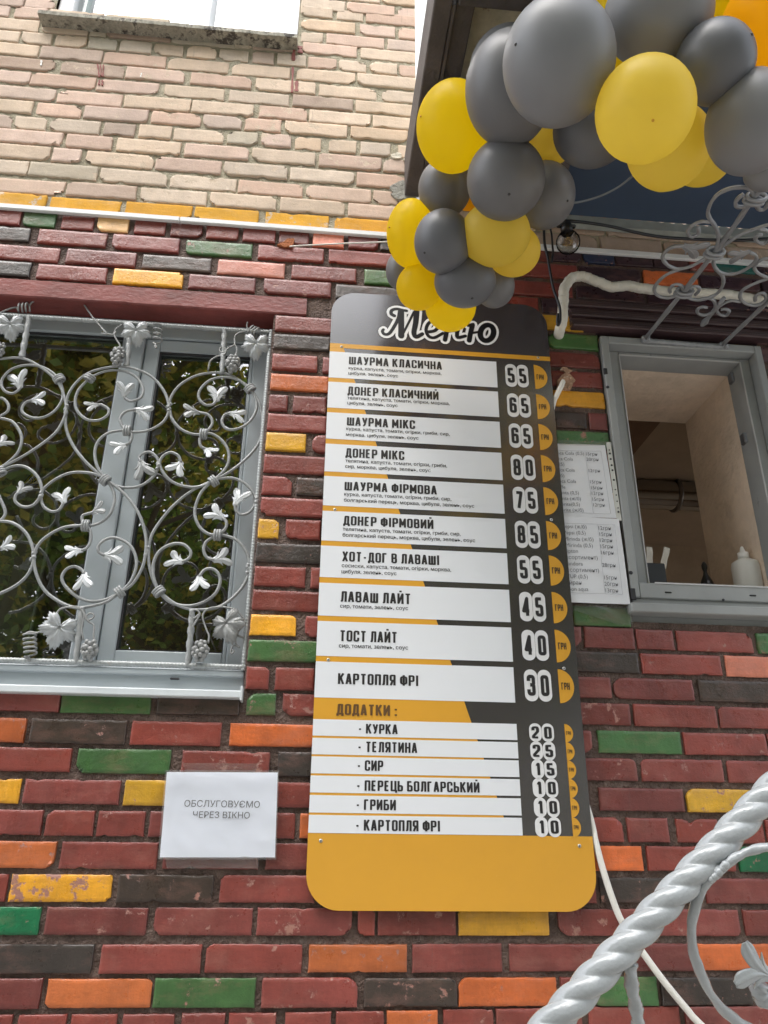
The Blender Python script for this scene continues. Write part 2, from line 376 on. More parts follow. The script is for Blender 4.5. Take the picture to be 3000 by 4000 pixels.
# ================================================================== ground and trees across the street (seen mirrored in the panes)
g = MB(); g.add([(-60, -60, 0), (60, -60, 0), (60, .3, 0), (-60, .3, 0)], [(0, 1, 2, 3)])
tag(build('pavement', g, M('paving', (.38, .365, .34), .9, var=.2, vscale=2, bump=.3, bscale=30)), kind='structure')
LEAF = [M('leaf_green', (.17, .28, .05), .5, var=.5, vscale=1.5, trans=.35), M('leaf_yellow', (.46, .39, .06), .5, var=.4, vscale=1.5, trans=.35), M('leaf_dark', (.022, .05, .016), .5, var=.5, vscale=2, trans=.25)]
BARK = M('bark', (.07, .055, .04), .9, var=.3, bump=.6, bscale=20)
def tree(x, y, h, cw, seed, mix, label, n=26000):
    rn = random.Random(seed)
    t = thing('leafy_tree', (x, y, 0), label, 'tree', 'trees across the street')
    b = MB(); tips = []
    def limb(p, d, l, r, lev):
        q = [p]
        for i in range(5):
            d = (d+V((rn.uniform(-.2, .2), rn.uniform(-.2, .2), rn.uniform(-.05, .15)))).normalized(); q.append(q[-1]+d*l/5)
        b.tube(cr(q, 3), r, 8, rf=lambda s_, a: 1-.55*s_)
        tips.extend(q[2:])
        if lev < 3:
            for i in range(3 if lev else 6):
                a = rn.uniform(0, 6.28); limb(q[rn.randint(2, 5)], (V((math.cos(a), math.sin(a), rn.uniform(-.1, .8)))+d*.5).normalized(), l*rn.uniform(.5, .7)*(cw/3 if lev == 0 else 1), r*.5, lev+1)
    limb(V((x, y, -.1)), V((0, 0, 1)), h*.6, .16, 0)
    build('trunk', b, BARK, t)
    cl = [tp+V((rn.gauss(0, .35), rn.gauss(0, .35), rn.gauss(0, .3))) for tp in tips if tp.z > 1.6]
    c = MB(); vs = []; fs = []; mi = []
    for i in range(n):
        p = rn.choice(cl); k = rn.random()
        p = p+V((rn.gauss(0, .32), rn.gauss(0, .32), rn.gauss(0, .26)))
        if p.z > 1.55+(2.2-y)*.69: continue      # crown tops out here
        s_ = rn.uniform(.05, .105)
        u = V((rn.uniform(-1, 1), rn.uniform(-1, 1), rn.uniform(-.6, .6))).normalized(); w = u.orthogonal().normalized()*.6
        w = (w+u.cross(w)*rn.uniform(-1, 1)).normalized()*.55
        o = len(vs); vs += [p-u*s_, p+w*s_, p+u*s_, p-w*s_+V((0, 0, .01))]; fs.append((o, o+1, o+2, o+3)); mi.append(0 if k < mix[0] else (1 if k < mix[0]+mix[1] else 2))
    c.v = vs; c.f = fs; c.m = mi; c.sm = [False]*len(fs); c.c = [(1, 1, 1, 1)]*len(vs)
    build('crown', c, LEAF, t)
tree(-3.9, -8.5, 10, 3.4, 3, (.45, .45), 'yellowing tree across the street, behind the viewer on the left', 34000)
tree(-7.2, -9.5, 10, 3.6, 5, (.5, .15), 'dark green tree across the street, left of the yellowing one')
tree(-11, -8, 8.5, 3.4, 9, (.6, .1), 'dark green tree furthest left across the street')
tree(3.4, -10.5, 9, 3.2, 11, (.5, .25), 'lower green tree across the street, right of the yellowing one')
tree(-5.5, -14, 11, 4.2, 15, (.45, .2), 'big green tree further back, behind the yellowing one', 34000)
tree(-1.6, -13, 6.5, 3.0, 17, (.5, .2), 'small green tree across the street, straight behind the viewer', 12000)

# the far belt of woodland behind those trees, too dense to count
rn = random.Random(77); vs = []; fs = []; mi = []
for i in range(42000):
    x = rn.uniform(-22, 16); yb_ = -15.5+rn.gauss(0, 1.0); h = 12.4+1.2*noise.noise(V((x*.25, 1, 1)))+.9*noise.noise(V((x*.9, 4, 1)))
    p = V((x, yb_, h*rn.random()**.8)); s_ = rn.uniform(.12, .26); u = V((rn.uniform(-1, 1), rn.uniform(-1, 1), rn.uniform(-.6, .6))).normalized(); w = u.orthogonal().normalized(); w = (w+u.cross(w)*rn.uniform(-1, 1)).normalized()*.6
    o = len(vs); vs += [p-u*s_, p+w*s_, p+u*s_, p-w*s_]; fs.append((o, o+1, o+2, o+3)); mi.append(rn.choice((0, 0, 2, 2, 1)))
wd = MB(); wd.v = vs; wd.f = fs; wd.m = mi; wd.sm = [False]*len(fs); wd.c = [(1, 1, 1, 1)]*len(vs)
tag(build('woodland', wd, LEAF), 'dense belt of green woodland beyond the trees across the street', 'woodland', None, 'stuff')
# ================================================================== the brick building
B = thing('brick_building', (0.3, .4, 0), 'brick facade, bare pinkish brick above and bricks painted red, orange, yellow, green and black below', 'building')
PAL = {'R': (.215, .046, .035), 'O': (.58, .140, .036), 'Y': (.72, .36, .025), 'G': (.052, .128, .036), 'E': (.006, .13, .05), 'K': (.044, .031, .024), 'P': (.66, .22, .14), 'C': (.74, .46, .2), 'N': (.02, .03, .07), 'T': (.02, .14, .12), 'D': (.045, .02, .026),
       'b': (.62, .495, .38), 'p': (.60, .435, .345), 'q': (.56, .425, .34), 'g': (.52, .44, .335), 'o': (.59, .45, .325), 'k': (.43, .32, .25), 'y': (.72, .36, .035)}
zA, zB, zC, zD = zm(0, 0, 2.074), zm(800, 0, 2.074), zm(0, 400, 2.074), zm(800, 400, 2.074)
zE = zm(0, 750, 1.106); zF = zm(900, 1100, 2.458); zG = zm(900, 1900, 2.458); zH = zm(2100, 1200, 3.16); zR = zm(1900, 2400, 1.3827); zL = zm(0, 2600, 1.106); zK = zm(2000, 3000, 1.659); zQ = zm(2100, 700, 1.843)
# course: list of (view, (x, y) of the course's centre line in that view, bricks "colour x0,x1")
CO = [
 ('u-2', [(zB, (900, 28), 'b785,1135 p1155,1535 p1570,1900')]),
 ('u-1', [(zB, (900, 92), 'b780,1035 b1075,1280 p1310,1800')]),
 ('u0', [(zA, (106, 8), 'p-250,190 p205,440'), (zB, (1000, 210), 'o785,1215 p1260,1540 p1575,1900')]),
 ('u1', [(zA, (250, 103), 'p-240,75 p125,375 b400,830'), (zB, (888, 300), 'b785,955 p990,1450 q1485,1900')]),
 ('u2', [(zA, (200, 203), 'b-150,310 b350,715 g735,860 k870,1380 g1395,1900'), (zB, (1020, 400), 'g250,385 k395,760 p795,1230 b1265,1800')]),
 ('u3', [(zA, (300, 312), 'b-60,155 b180,415 b455,695 g720,945 b975,1225 b1250,1480 b1520,1750'), (zB, (700, 485), 'b120,350 q390,555 b590,815 p840,1065 b1090,1305 b1340,1555 p1580,1800')]),
 ('u4', [(zA, (600, 440), 'b-230,310 q335,825 p845,1340 b1365,1850'), (zB, (980, 615), 'b225,690 b750,1215 b1240,1800')]),
 ('u5', [(zA, (750, 562), 'k-100,440 k500,1000 p1025,1490 p1550,2034'), (zB, (1160, 742), 'b415,895 b930,1390 b1440,1950')]),
 ('u6', [(zA, (500, 655), 'p-260,240 p255,770 p790,1280 o1335,1814'), (zB, (950, 832), 'b200,680 k715,1195 o1225,1750')]),
 ('u7', [(zA, (700, 795), 'q-110,445 p470,985 b1010,1540 b1560,2050'), (zD, (600, 85), 'p445,825 b850,1340 b1365,1900')]),
 ('u8', [(zC, (450, 58), 'o-250,260 p300,655 p685,1195 p1230,1625 q1650,1954'), (zD, (900, 215), 'p330,615 b655,1150 o1185,1640')]),
 ('u9', [(zC, (550, 190), 'q-100,95 b120,370 b410,805 k845,1090 b1130,1385 b1410,1810'), (zD, (600, 310), 'g185,425 p460,695 o735,940 o1010,1225 b1265,1500 b1570,1800')]),
 ('u10', [(zC, (700, 320), 'p-60,500 p540,905 b950,1460 p1500,2010'), (zD, (650, 440), 'b385,890 p930,1430 q1450,1900')]),
 ('u11', [(zC, (550, 430), 'b-200,400 p430,650 b700,1240 p1265,1790'), (zD, (950, 595), 'b160,665 b695,1205 p1235,1750')]),
 ('u12', [(zC, (500, 555), 'b-280,225 g240,785 b815,1350 b1380,1910'), (zD, (1080, 740), 'p275,790 q825,1345 q1370,1560')]),
 ('u13', [(zC, (250, 680), 'q-20,520 q545,1100 b1140,1670'), (zC, (820, 715), ''), (zD, (870, 842), 'b45,575 b615,1130 q1165,1700')]),
 ('u14', [(zC, (700, 835), 'y-200,370 y410,970 y1020,1550 y1580,2090'), (zD, (750, 955), 'y495,1000 y1055,1600')]),
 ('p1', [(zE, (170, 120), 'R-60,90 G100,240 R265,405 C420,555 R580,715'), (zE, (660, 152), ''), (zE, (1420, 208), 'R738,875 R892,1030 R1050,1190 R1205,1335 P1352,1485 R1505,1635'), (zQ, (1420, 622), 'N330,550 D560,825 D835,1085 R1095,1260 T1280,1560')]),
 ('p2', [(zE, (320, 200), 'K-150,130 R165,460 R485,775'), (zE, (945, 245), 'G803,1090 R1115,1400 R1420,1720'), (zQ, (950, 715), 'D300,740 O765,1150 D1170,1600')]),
 ('p3', [(zE, (430, 285), 'R-60,255 R287,588 K615,912'), (zE, (1085, 330), 'P940,1230 R1260,1540 G1575,1850')]),
 ('p4', [(zE, (310, 350), 'K-160,132 R160,460 Y490,790'), (zE, (960, 392), 'R815,1103 R1140,1430 K1450,1740')]),
 ('p5', [(zE, (430, 437), ''), (zE, (1000, 470), 'R1345,1600')]),
 ('f1', [(zF, (700, 412), 'R430,1000'), (zH, (550, 430), 'O-520,-200 G130,760')]),
 ('f2', [(zF, (700, 583), 'K415,960'), (zH, (480, 648), 'P-330,100 R150,790')]),
 ('f3', [(zF, (620, 780), 'R400,835 R885,1200'), (zH, (600, 890), 'R170,810')]),
 ('f4', [(zF, (660, 970), 'O385,945'), (zH, (560, 1135), 'Y195,840')]),
 ('f5', [(zF, (740, 1178), 'R370,550 R600,920'), (zH, (420, 1390), 'K215,600 R640,865')]),
 ('f6', [(zF, (640, 1355), 'R355,925'), (zH, (560, 1630), 'G235,890')]),
 ('f7', [(zF, (530, 1540), 'Y340,725 R785,1150')]),
 ('f8', [(zF, (620, 1755), 'R320,930')]),
 ('f9', [(zF, (450, 1955), 'R305,590 K635,950')]),
 ('f10', [(zG, (590, 200), 'R290,920')]),
 ('f11', [(zG, (690, 415), 'Y265,465 R530,865')]),
 ('f12', [(zG, (560, 640), 'K245,890')]),
 ('f13', [(zG, (475, 865), 'R230,720 R770,1200')]),
 ('f14', [(zG, (530, 1095), 'R210,870'), (zR, (620, 10), 'G470,780 R815,1225 Y1245,1700')]),
 ('f15', [(zG, (410, 1330), 'Y190,630 R715,1100'), (zR, (900, 135), 'R150,515 R530,800 R812,1012 R1030,1440 G1465,1800')]),
 ('f16', [(zG, (500, 1580), 'G170,860'), (zR, (1050, 270), 'K380,825 R840,1270 P1295,1700')]),
 ('c0', [(zG, (620, 1850), 'R150,370 R430,805'), (zR, (900, 403), 'R300,675 R690,1120 K1150,1600')]),
 ('c1', [(zL, (450, 155), 'R-200,262 G265,652 K680,1035'), (zG, (650, 2095), 'G155,435 R500,900'), (zR, (1020, 548), 'R350,780 R800,1245 R1260,1700')]),
 ('c2', [(zL, (340, 285), 'O-150,108 K130,545 R565,955 O992,1420'), (zR, (830, 690), 'R200,570 G605,1055 R1070,1515')]),
 ('c3', [(zL, (530, 413), 'R-100,305 G330,735 R785,1165 K1200,1600'), (zR, (1060, 843), 'R400,815 R840,1280 R1305,1700')]),
 ('c4', [(zL, (310, 545), 'Y-150,85 R102,517 Y535,930 R955,1370'), (zR, (840, 1000), 'R300,555 R610,1068 Y1085,1500')]),
 ('c5', [(zL, (300, 680), 'R-80,180 R197,405 R420,625 R645,850 R870,1065 R1085,1275 O1295,1500'), (zR, (880, 1165), 'R350,545 R565,740 R765,985 R1030,1255 R1280,1500')]),
 ('c6', [(zL, (470, 820), 'O-150,237 R260,680 R705,1117 R1148,1500'), (zR, (1100, 1320), 'R350,565 O580,845 R870,1340 E1365,1800')]),
 ('c7', [(zL, (270, 962), 'R-200,28 Y42,482 K508,920 R950,1360'), (zR, (740, 1490), 'R150,590 K615,1130 R1190,1650')]),
 ('c8', [(zL, (420, 1105), 'E-200,170 R195,635 R665,1090 R1110,1520 R1545,1620'), (zR, (1100, 1665), 'Y-150,340 R390,900 R925,1370 R1395,1800')]),
 ('c9', [(zL, (650, 1268), 'K-30,400 R433,868 R887,1305 O1333,1759'), (zR, (1340, 1852), 'R-400,85 R125,620 R650,1135 O1150,1660')]),
 ('c10', [(zL, (880, 1415), 'R-200,175 O200,655 G663,1103 R1130,1545 K1572,2000'), (zR, (1200, 2035), 'O-150,380 R405,560 G580,925 K945,1430 R1460,1800')]),
 ('c11', [(zL, (850, 1570), 'R-150,45 R70,280 R300,500 R525,750 R780,970 R985,1190 R1230,1430 R1450,1659'), (zK, (900, 1640), 'R-100,455 R500,1095 R1130,1700')]),
]
OPEN = [(-2.05, -.190, 1.945, 3.244), (.952, 1.552, 2.195, 3.275), (-1.17, -.185, 4.672, 6.2)]
BH, BHU = .0615, .0652; XL, XR = -2.3, 2.5
brk = MB(); up = MB(); rb = random.Random(21)
def one_brick(mb, x0, x1, z, h, col, wear, tilt, upper):
    e_ = -.0018 if upper else .0003; x0 += e_; x1 -= e_; w = x1-x0
    if w < .015: return
    sd_ = rb.uniform(0, 100); y0 = rb.uniform(-.0035, .002); nx = max(2, int(w/.008)); nz = 6
    amp = .0022 if upper else .0016
    chips = [(rb.choice((0, w)) if rb.random() < .6 else rb.uniform(0, w), rb.choice((-h/2, h/2)), rb.uniform(.008, .024 if upper else .017)) for _ in range(rb.choice((1, 2, 2, 3) if upper else (0, 0, 1, 1, 2)))]
    def edge(a, b, push):                      # outline wobble, rounded and chipped corners
        ex = min(a, w-a); ez = h/2-abs(b)
        n1 = noise.noise(V((a*30+sd_, b*30, sd_)))*amp*.5+noise.noise(V((a*120, b*120+sd_, 3)))*amp*.8+abs(noise.noise(V((a*260, b*260+sd_, 3))))*amp+amp*.2
        cx, cz = 0.0, 0.0
        if ex < 1e-6: cx = (1 if a < w/2 else -1)*(n1+push)
        if ez < 1e-6: cz = (1 if b < 0 else -1)*(n1*.7+push)
        if ex < 1e-6 and ez < 1e-6: cx *= 1.7; cz *= 1.7
        for (px, pz, r) in chips:
            d = math.hypot(a-px, (b-pz)*1.3)
            if d < r*1.3 and (ex < 1e-6 or ez < 1e-6):
                k = (r*1.3-d)*.6; cx += (k if a < w/2 else -k)*(.9 if ex < .03 else 0); cz += (k if b < 0 else -k)*.55
        return a+cx, b+cz
    us = [w*i/nx for i in range(nx+1)]; vs_ = [h*(j/nz-.5) for j in range(nz+1)]
    pts = []; fs = []
    xc = (x0+x1)/2; ct, st = math.cos(tilt), math.sin(tilt)
    def W3(a, b, y):
        a -= w/2; return V((xc+a*ct-b*st, y, z+a*st+b*ct))
    for j, b in enumerate(vs_):
        for i, a in enumerate(us):
            q = edge(a, b, .0012) if (i in (0, nx) or j in (0, nz)) else (a, b)
            pts.append(W3(q[0], q[1], y0+noise.noise(V((a*18+sd_, b*18, 7)))*.0011+noise.noise(V((a*90+sd_, b*90, 7)))*.0005))
    for j in range(nz):
        for i in range(nx):
            k = j*(nx+1)+i; fs.append((k, k+1, k+nx+2, k+nx+1))
    per = [(i, 0) for i in range(nx)]+[(nx, j) for j in range(nz)]+[(i, nz) for i in range(nx, 0, -1)]+[(0, j) for j in range(nz, 0, -1)]
    last = [j*(nx+1)+i for i, j in per]
    for push, y in ((-.0004, y0+.0013), (-.0014, y0+.02)):
        base = len(pts)
        for i, j in per:
            q = edge(us[i], vs_[j], push); pts.append(W3(q[0], q[1], y))
        n = len(per); cur = [base+k for k in range(n)]
        for k in range(n): fs.append((last[k], cur[k], cur[(k+1) % n], last[(k+1) % n]))
        last = cur
    k = rb.uniform(.9, 1.1) if upper else rb.uniform(.78, 1.2); hue = rb.uniform(-.04, .04) if upper else rb.uniform(-.1, .1)
    i0 = len(mb.sm); mb.add(pts, fs, 0, True, (col[0]*k*(1+hue), col[1]*k, col[2]*k*(1-hue), wear))
    mb.sm[i0+nx*nz:] = [False]*(len(mb.sm)-i0-nx*nz)
allz = {}
for name, segs in CO:
    ctrl = []; ex = []
    for zz, c, bs in segs:
        ctrl.append(P(*zz(*c)))
        (vx, vy) = zz(*c)
        for tok in bs.split():
            a, b = tok[1:].split(','); ex.append((zz, c, tok[0], float(a), float(b)))
    ctrl.sort(key=lambda p: p.x)
    def zat(x):
        if x <= ctrl[0].x: return ctrl[0].z
        for p, q in zip(ctrl, ctrl[1:]):
            if x <= q.x: return p.z+(q.z-p.z)*(x-p.x)/(q.x-p.x)
        return ctrl[-1].z
    upper = name[0] == 'u'
    L_ = []
    for zz, c, ch, a, b in ex:
        # the course keeps its height in the wall; find x along it
        def X(u):
            px, py = zz(u, c[1]); w0 = P(px, py)
            z_ = zat(w0.x)
            for _ in range(4):
                lo = P(px, py); hi = P(px, py+40); py += 40*(z_-lo.z)/(hi.z-lo.z)
            return P(px, py).x
        L_.append([X(a), X(b), ch])
    L_.sort(); zav = sum(p.z for p in ctrl)/len(ctrl); allz[name] = zav
    fill = []; cur = XL
    bl = rb.uniform(.236, .25)
    head = name in ('u3', 'u9', 'p1', 'c5', 'c11')
    fl = .115 if head else .245
    def rc(): return rb.choice('bbbbppqog' if upper else 'RRRRRRRRROYGK')
    for it in L_+[[XR, XR, '']]:
        gap = it[0]-cur
        if gap > .05:
            n = max(1, round(gap/(fl+.013))); s_ = gap/n
            for i in range(n): fill.append([cur+s_*i+.007, cur+s_*(i+1)-.007, ('D' if not upper else 'k') if cur+s_*i > .72 and zav > 3.2 and zav < 3.9 else (rc() if name != 'u14' else 'y')])  # under the canopy its shade is put into darker brick colours
        cur = max(cur, it[1])
    for i in range(len(L_)-1):
        if L_[i][1] > L_[i+1][0]-.004: L_[i][1] = L_[i+1][0]-.004
    for x0, x1, ch in L_+fill:
        if name == 'p5' and x0 < -.1 and x1 < .06: continue
        z = zat((x0+x1)/2); spans = [(x0, x1)]
        for (ox0, ox1, oz0, oz1) in OPEN:
            if z+BH/2 > oz0+.012 and z-BH/2 < oz1-.012:
                ns = []
                for a, b in spans:
                    if b <= ox0 or a >= ox1: ns.append((a, b)); continue
                    if a < ox0: ns.append((a, ox0))
                    if b > ox1: ns.append((ox1, b))
                spans = ns
        if name == 'p5' : spans = [(max(a, .052), b) for a, b in spans if b > .06]
        slope = (zat(x1)-zat(x0))/max(.01, x1-x0)
        for a, b in spans:
            wear = rb.choice((0, .04, .08, .13, .17, .2)) if not upper else rb.choice((.0, .05, .12, .18, .22))
            if ch == 'Y' and not upper: wear += .05
            one_brick(up if upper else brk, a, b, z, (BHU if upper else BH)*rb.uniform(.96, 1.02), PAL[ch], wear, slope*.7+rb.gauss(0, .003), upper)
# plain courses beyond the frame, above and below
z = allz['u-2']+.078
while z < 5.9:
    x = XL+rb.uniform(0, .2)
    while x < XR:
        x2 = x+.246; one = [(x, x2)]
        for (a, b, c, d) in OPEN:
            if c < z < d: one = [(p, q) for p, q in ((x, min(x2, a)), (max(x, b), x2)) if q > p+.02]
        for p, q in one: one_brick(up, p, q, z, BHU, PAL[rb.choice('bbpqo')], .1, 0, True)
        x = x2+.013
    z += .077
z = allz['c11']-.078
while z > .95:
    x = XL+rb.uniform(0, .2)
    while x < XR:
        one_brick(brk, x, x+.246, z, BH, PAL[rb.choice('RRRRRRROYGK')], .04, 0, False); x += .259
    z -= .077
build('painted_brickwork', brk, brick_mat('painted_brick', .33, (.36, .17, .13), .26, .06, .7, .6), B, True)
build('bare_brickwork', up, brick_mat('bare_brick', .88, (.60, .48, .36), .13, .04, .7), B, True)

# mortar bed behind the bricks, with the window openings left free
def sheet(mb, x0, x1, z0, z1, y, step, amp):
    nx = max(1, int((x1-x0)/step)); nz = max(1, int((z1-z0)/step)); vs = []; fs = []
    for j in range(nz+1):
        for i in range(nx+1):
            x = x0+(x1-x0)*i/nx; z = z0+(z1-z0)*j/nz
            vs.append((x, y+noise.noise(V((x*35, 5, z*35)))*amp+noise.noise(V((x*110, 2, z*110)))*amp*.7, z))
    for j in range(nz):
        for i in range(nx):
            k = j*(nx+1)+i; fs.append((k, k+1, k+nx+2, k+nx+1))
    mb.add(vs, fs, 0, True)
ZT = 3.623
def bed(z0, z1, y, amp):
    mb = MB(); zs = sorted({z0, z1, *[q for o in OPEN for q in o[2:] if z0 < q < z1]})
    for a, b in zip(zs, zs[1:]):
        zc = (a+b)/2; cuts = sorted((o[0], o[1]) for o in OPEN if o[2] < zc < o[3]); x = XL
        for c0, c1 in cuts:
            sheet(mb, x, c0, a, b, y, .011, amp); x = c1
        sheet(mb, x, XR, a, b, y, .011, amp)
    return mb
build('painted_mortar', bed(.9, ZT, .0078, .0044), M('mortar_brown', (.120, .080, .064), .8, var=.4, vscale=14, bump=1.0, bscale=120, col2=(.20, .16, .135), c2s=18, c2t=.56, soft=.15), B)
build('bare_mortar', bed(ZT, 5.95, .0055, .0042), M('mortar_grey', (.40, .36, .265), .95, var=.2, vscale=16, bump=.8, bscale=140, col2=(.28, .24, .18), c2s=30, c2t=.6), B)
sh = MB()                                        # the rest of the block: outer shell, floor and roof
for a, b in (((XL-1, .0, 0), (XL, .3, 8)), ((XR, .0, 0), (XR+2, .3, 8)), ((XL, .0, 0), (XR, .3, .9)), ((XL, .0, 5.95), (XR, .3, 8))): sh.box(a, b)
sh.box((XL-1, 4.0, 0), (XR+2, 4.2, 8)); sh.box((XL-1, .3, 7.8), (XR+2, 4, 8)); sh.box((XL-1.0, .3, 0), (XL-.8, 4, 1.2)); sh.box((XR+1.8, .3, 0), (XR+2.0, 4, 1.2)); sh.box((XL-1.0, .3, 3.7), (XL-.8, 4, 7.8)); sh.box((XR+1.8, .3, 3.7), (XR+2.0, 4, 7.8))  # gaps left in both sides so daylight reaches the added room openings
build('side_walls', sh, M('render', (.45, .38, .3), .9, var=.15, bump=.3), B)

# painted lintel plank over the left window
ln = MB(); zt = P(*zE(430, 399)).z; zb = 3.244; xr = P(*zE(1325, 490)).x
ln2 = []
nx = 120
vs = []; fs = []
for i in range(nx+1):
    x = -2.3+(xr+2.3)*i/nx
    e1 = noise.noise(V((x*9, 0, 1)))*.003+noise.noise(V((x*60, 0, 1)))*.0015; e2 = noise.noise(V((x*9, 0, 9)))*.002+noise.noise(V((x*70, 0, 5)))*.002
    for (y, z) in ((.02, zt+e1), (.003, zt+e1), (-.002, zt-.003+e1), (-.002, (zt+zb)/2), (-.002, zb+.004+e2), (.003, zb+e2), (.02, zb+e2*.5), (.1, zb)): vs.append((x, y, z))
for i in range(nx):
    for j in range(7):
        k = i*8+j; fs.append((k, k+1, k+9, k+8))
fs.append(tuple(range(nx*8, nx*8+8)))
ln.add(vs, fs, 0, False)
build('window_lintel', ln, M('lintel_paint', (.205, .05, .043), .38, var=.3, vscale=9, bump=.15, bscale=70, stretch=(.8, 1, 1.4), col2=(.08, .035, .03), c2s=70, c2t=.72), B)
# ridged dark lintel over the serving window
rl = MB(); za = P(*zQ(900, 905)).z; zb2 = P(*zQ(900, 1135)).z; x0 = P(*zQ(222, 980)).x
n = 9
for i in range(n):
    z1 = za-(za-zb2)*i/n; z0 = za-(za-zb2)*(i+1)/n; rl.box((x0, -.004-.007*(i % 3)-.002*i, z0+.0012), (2.4, .02, z1), 0, .003)
build('ridged_lintel', rl, M('dark_lintel', (.06, .034, .036), .4, var=.5, vscale=8, bump=.4, bscale=40, stretch=(.3, 1, 6)), B)
# pale plaster band on the wall next to the balcony, and a plaster scar
pb = MB(); pb.box((P(1622, 200).x, -.012, 3.93), (.46, .015, 8), 0, .004)
build('white_plaster_band', pb, M('whitewash', (.82, .83, .83), .7, var=.08, bump=.4, bscale=60, col2=(.25, .22, .18), c2s=14, c2t=.68), B)
ps = MB()
for (a, b, r, k) in ((1548, 612, .021, 9), (1556, 603, .012, 6), (1583, 625, .008, 7), (1541, 606, .01, 6)):
    c = P(a, b, -.006); ps.prism([(c.x+r*(1+.45*noise.noise(V((i*2.1, a, 0))))*math.cos(i*6.283/14), c.z+r*.55*(1+.5*noise.noise(V((i*2.1, b, 4))))*math.sin(i*6.283/14)) for i in range(14)], -.012+.001*k*.3, .004)
build('plaster_scar', ps, M('old_foam', (.75, .68, .55), .9, var=.2, bump=.6, bscale=200), B)
# grey cement patch where the balcony beam enters the wall
cp = MB(); c = P(1583, 745, -.004); cp.prism([(c.x+.062*(1+.4*noise.noise(V((i*1.7, 2, 0))))*math.cos(i*6.283/22), c.z+.045*(1+.5*noise.noise(V((i*1.7, 6, 4))))*math.sin(i*6.283/22)) for i in range(22)], -.007, .004)
build('cement_patch', cp, M('cement', (.33, .32, .28), .95, var=.25, vscale=20, bump=.9, bscale=90), B)

# old paint drips on the bare bricks
for nm, col, ds in (('red_paint_drip', (.27, .085, .07), ((381, 250, 388, 300, .004), (392, 252, 396, 296, .003), (404, 252, 402, 298, .003), (388, 312, 386, 330, .004), (400, 312, 399, 332, .004), (1150, 160, 1146, 235, .009), (1144, 262, 1141, 360, .006), (1160, 316, 1158, 356, .009), (1172, 180, 1174, 205, .011))), ('white_paint_drip', (.8, .79, .76), ((162, 235, 160, 255, .004), (553, 285, 549, 300, .003)))):
    for x0, y0, x1, y1, wd_ in ds:
        d_ = MB()
        p, q = P(x0, y0, -.0035), P(x1, y1, -.0035); k_ = 10; lf = []; rt = []
        for i in range(k_+1):
            c_ = p+(q-p)*(i/k_); ww = wd_*(.7+.6*noise.noise(V((x0, i*.6, 2)))+.2*math.sin(i*.9)); lf.append((c_.x-ww, c_.z)); rt.append((c_.x+ww*.9, c_.z))
        d_.prism(lf+rt[::-1], -.0045, .0)
        build(nm, d_, M(nm, col, .7, var=.2), B)
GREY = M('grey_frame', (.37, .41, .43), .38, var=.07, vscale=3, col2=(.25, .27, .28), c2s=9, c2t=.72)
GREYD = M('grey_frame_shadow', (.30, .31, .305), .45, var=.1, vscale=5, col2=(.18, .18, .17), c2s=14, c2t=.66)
WHITE = M('white_pvc', (.82, .83, .84), .4, var=.04)
DARKR = M('gasket', (.02, .02, .022), .6)
STEELW = M('cut_edge', (.5, .5, .5), .35)

# ================================================================== windows (parts of the building)
z3 = zm(0, 1100, 1.301); z7 = zm(2100, 1300, 1.843); zS = zm(2400, 600, 2.765); zT = zm(1550, 0, 2.37); zU = zm(1500, 0, 1.106)
# --- window with the vine grille
YF, YG = .088, .115
wx0, wx1, wz0, wz1 = -2.05, -.190, 1.945, 3.244
gr = P(*z3(1205, 1140), YG).x; gl_ = P(*z3(705, 1130), YG).x; ms = P(*z3(618, 1090), YF).x; ml = P(*z3(490, 1095), YF).x
gt = P(*z3(1045, 385), YG).z; gb = P(*z3(860, 1888), YG).z; ft = P(*z3(330, 280), YG).z; fb = P(*z3(150, 1930), YG).z
pz1 = P(*z3(600, 1992), .03).z
w = MB()
w.box((wx0, YF, ft), (wx1, .16, wz1), 0, .004)                       # head
w.box((gr+.012, YF, fb-.02), (wx1, .16, ft-.001), 0, .004)           # right post
w.box((ml, YF-.004, fb-.02), (ms-.002, .16, ft-.001), 0, .004)       # mullion
w.box((-1.22, YF-.004, fb-.02), (-1.14, .16, ft-.001), 0, .004)
w.box((wx0, YF, fb-.02), (wx0+.06, .16, ft-.001), 0, .004)
w.box((wx0, .045, 1.952), (wx1-.002, .16, fb-.021), 0, .004)         # bottom channel
w.box((wx0, .03, pz1), (wx1-.004, .05, fb-.028), 0, .003)
win = build('window', w, GREY, B)
s = MB()
s.box((ms, YF+.004, gb-.055), (gl_, .15, ft-.003), 0, .004); s.box((gr, YF+.004, gb-.055), (gr+.0115, .15, ft-.003), 0, .003)
s.box((gl_, YF+.004, gt), (gr, .15, ft-.003), 0, .004); s.box((gl_, YF+.004, gb-.055), (gr, .15, gb), 0, .004)
build('opening_sash', s, GREY, win)
gk = MB()
for a, b in (((gl_, .098, gb), (gl_+.006, .106, gt)), ((gl_+.006, .098, gt-.006), (gr-.004, .106, gt)), ((gr-.004, .098, gb), (gr, .106, gt)), ((gl_+.006, .098, gb), (gr-.004, .106, gb+.004)),
             ((ml-.006, .098, fb-.01), (ml, .106, ft)), ((wx0+.06, .098, ft-.006), (ml-.006, .106, ft))): gk.box(a, b)
build('gasket', gk, DARKR, win)
GL1 = glass('window_glass', 8, (.80, .84, .80), wav=.05)
for nm, x0, x1, z0, z1 in (('pane', gl_, gr, gb, gt), ('pane', -1.14, ml, fb-.01, ft), ('pane', wx0+.06, -1.22, fb-.01, ft)):
    p = MB(); p.box((x0+.001, YG, z0+.001), (x1-.001, YG+.004, z1-.001)); build(nm, p, GL1, win)
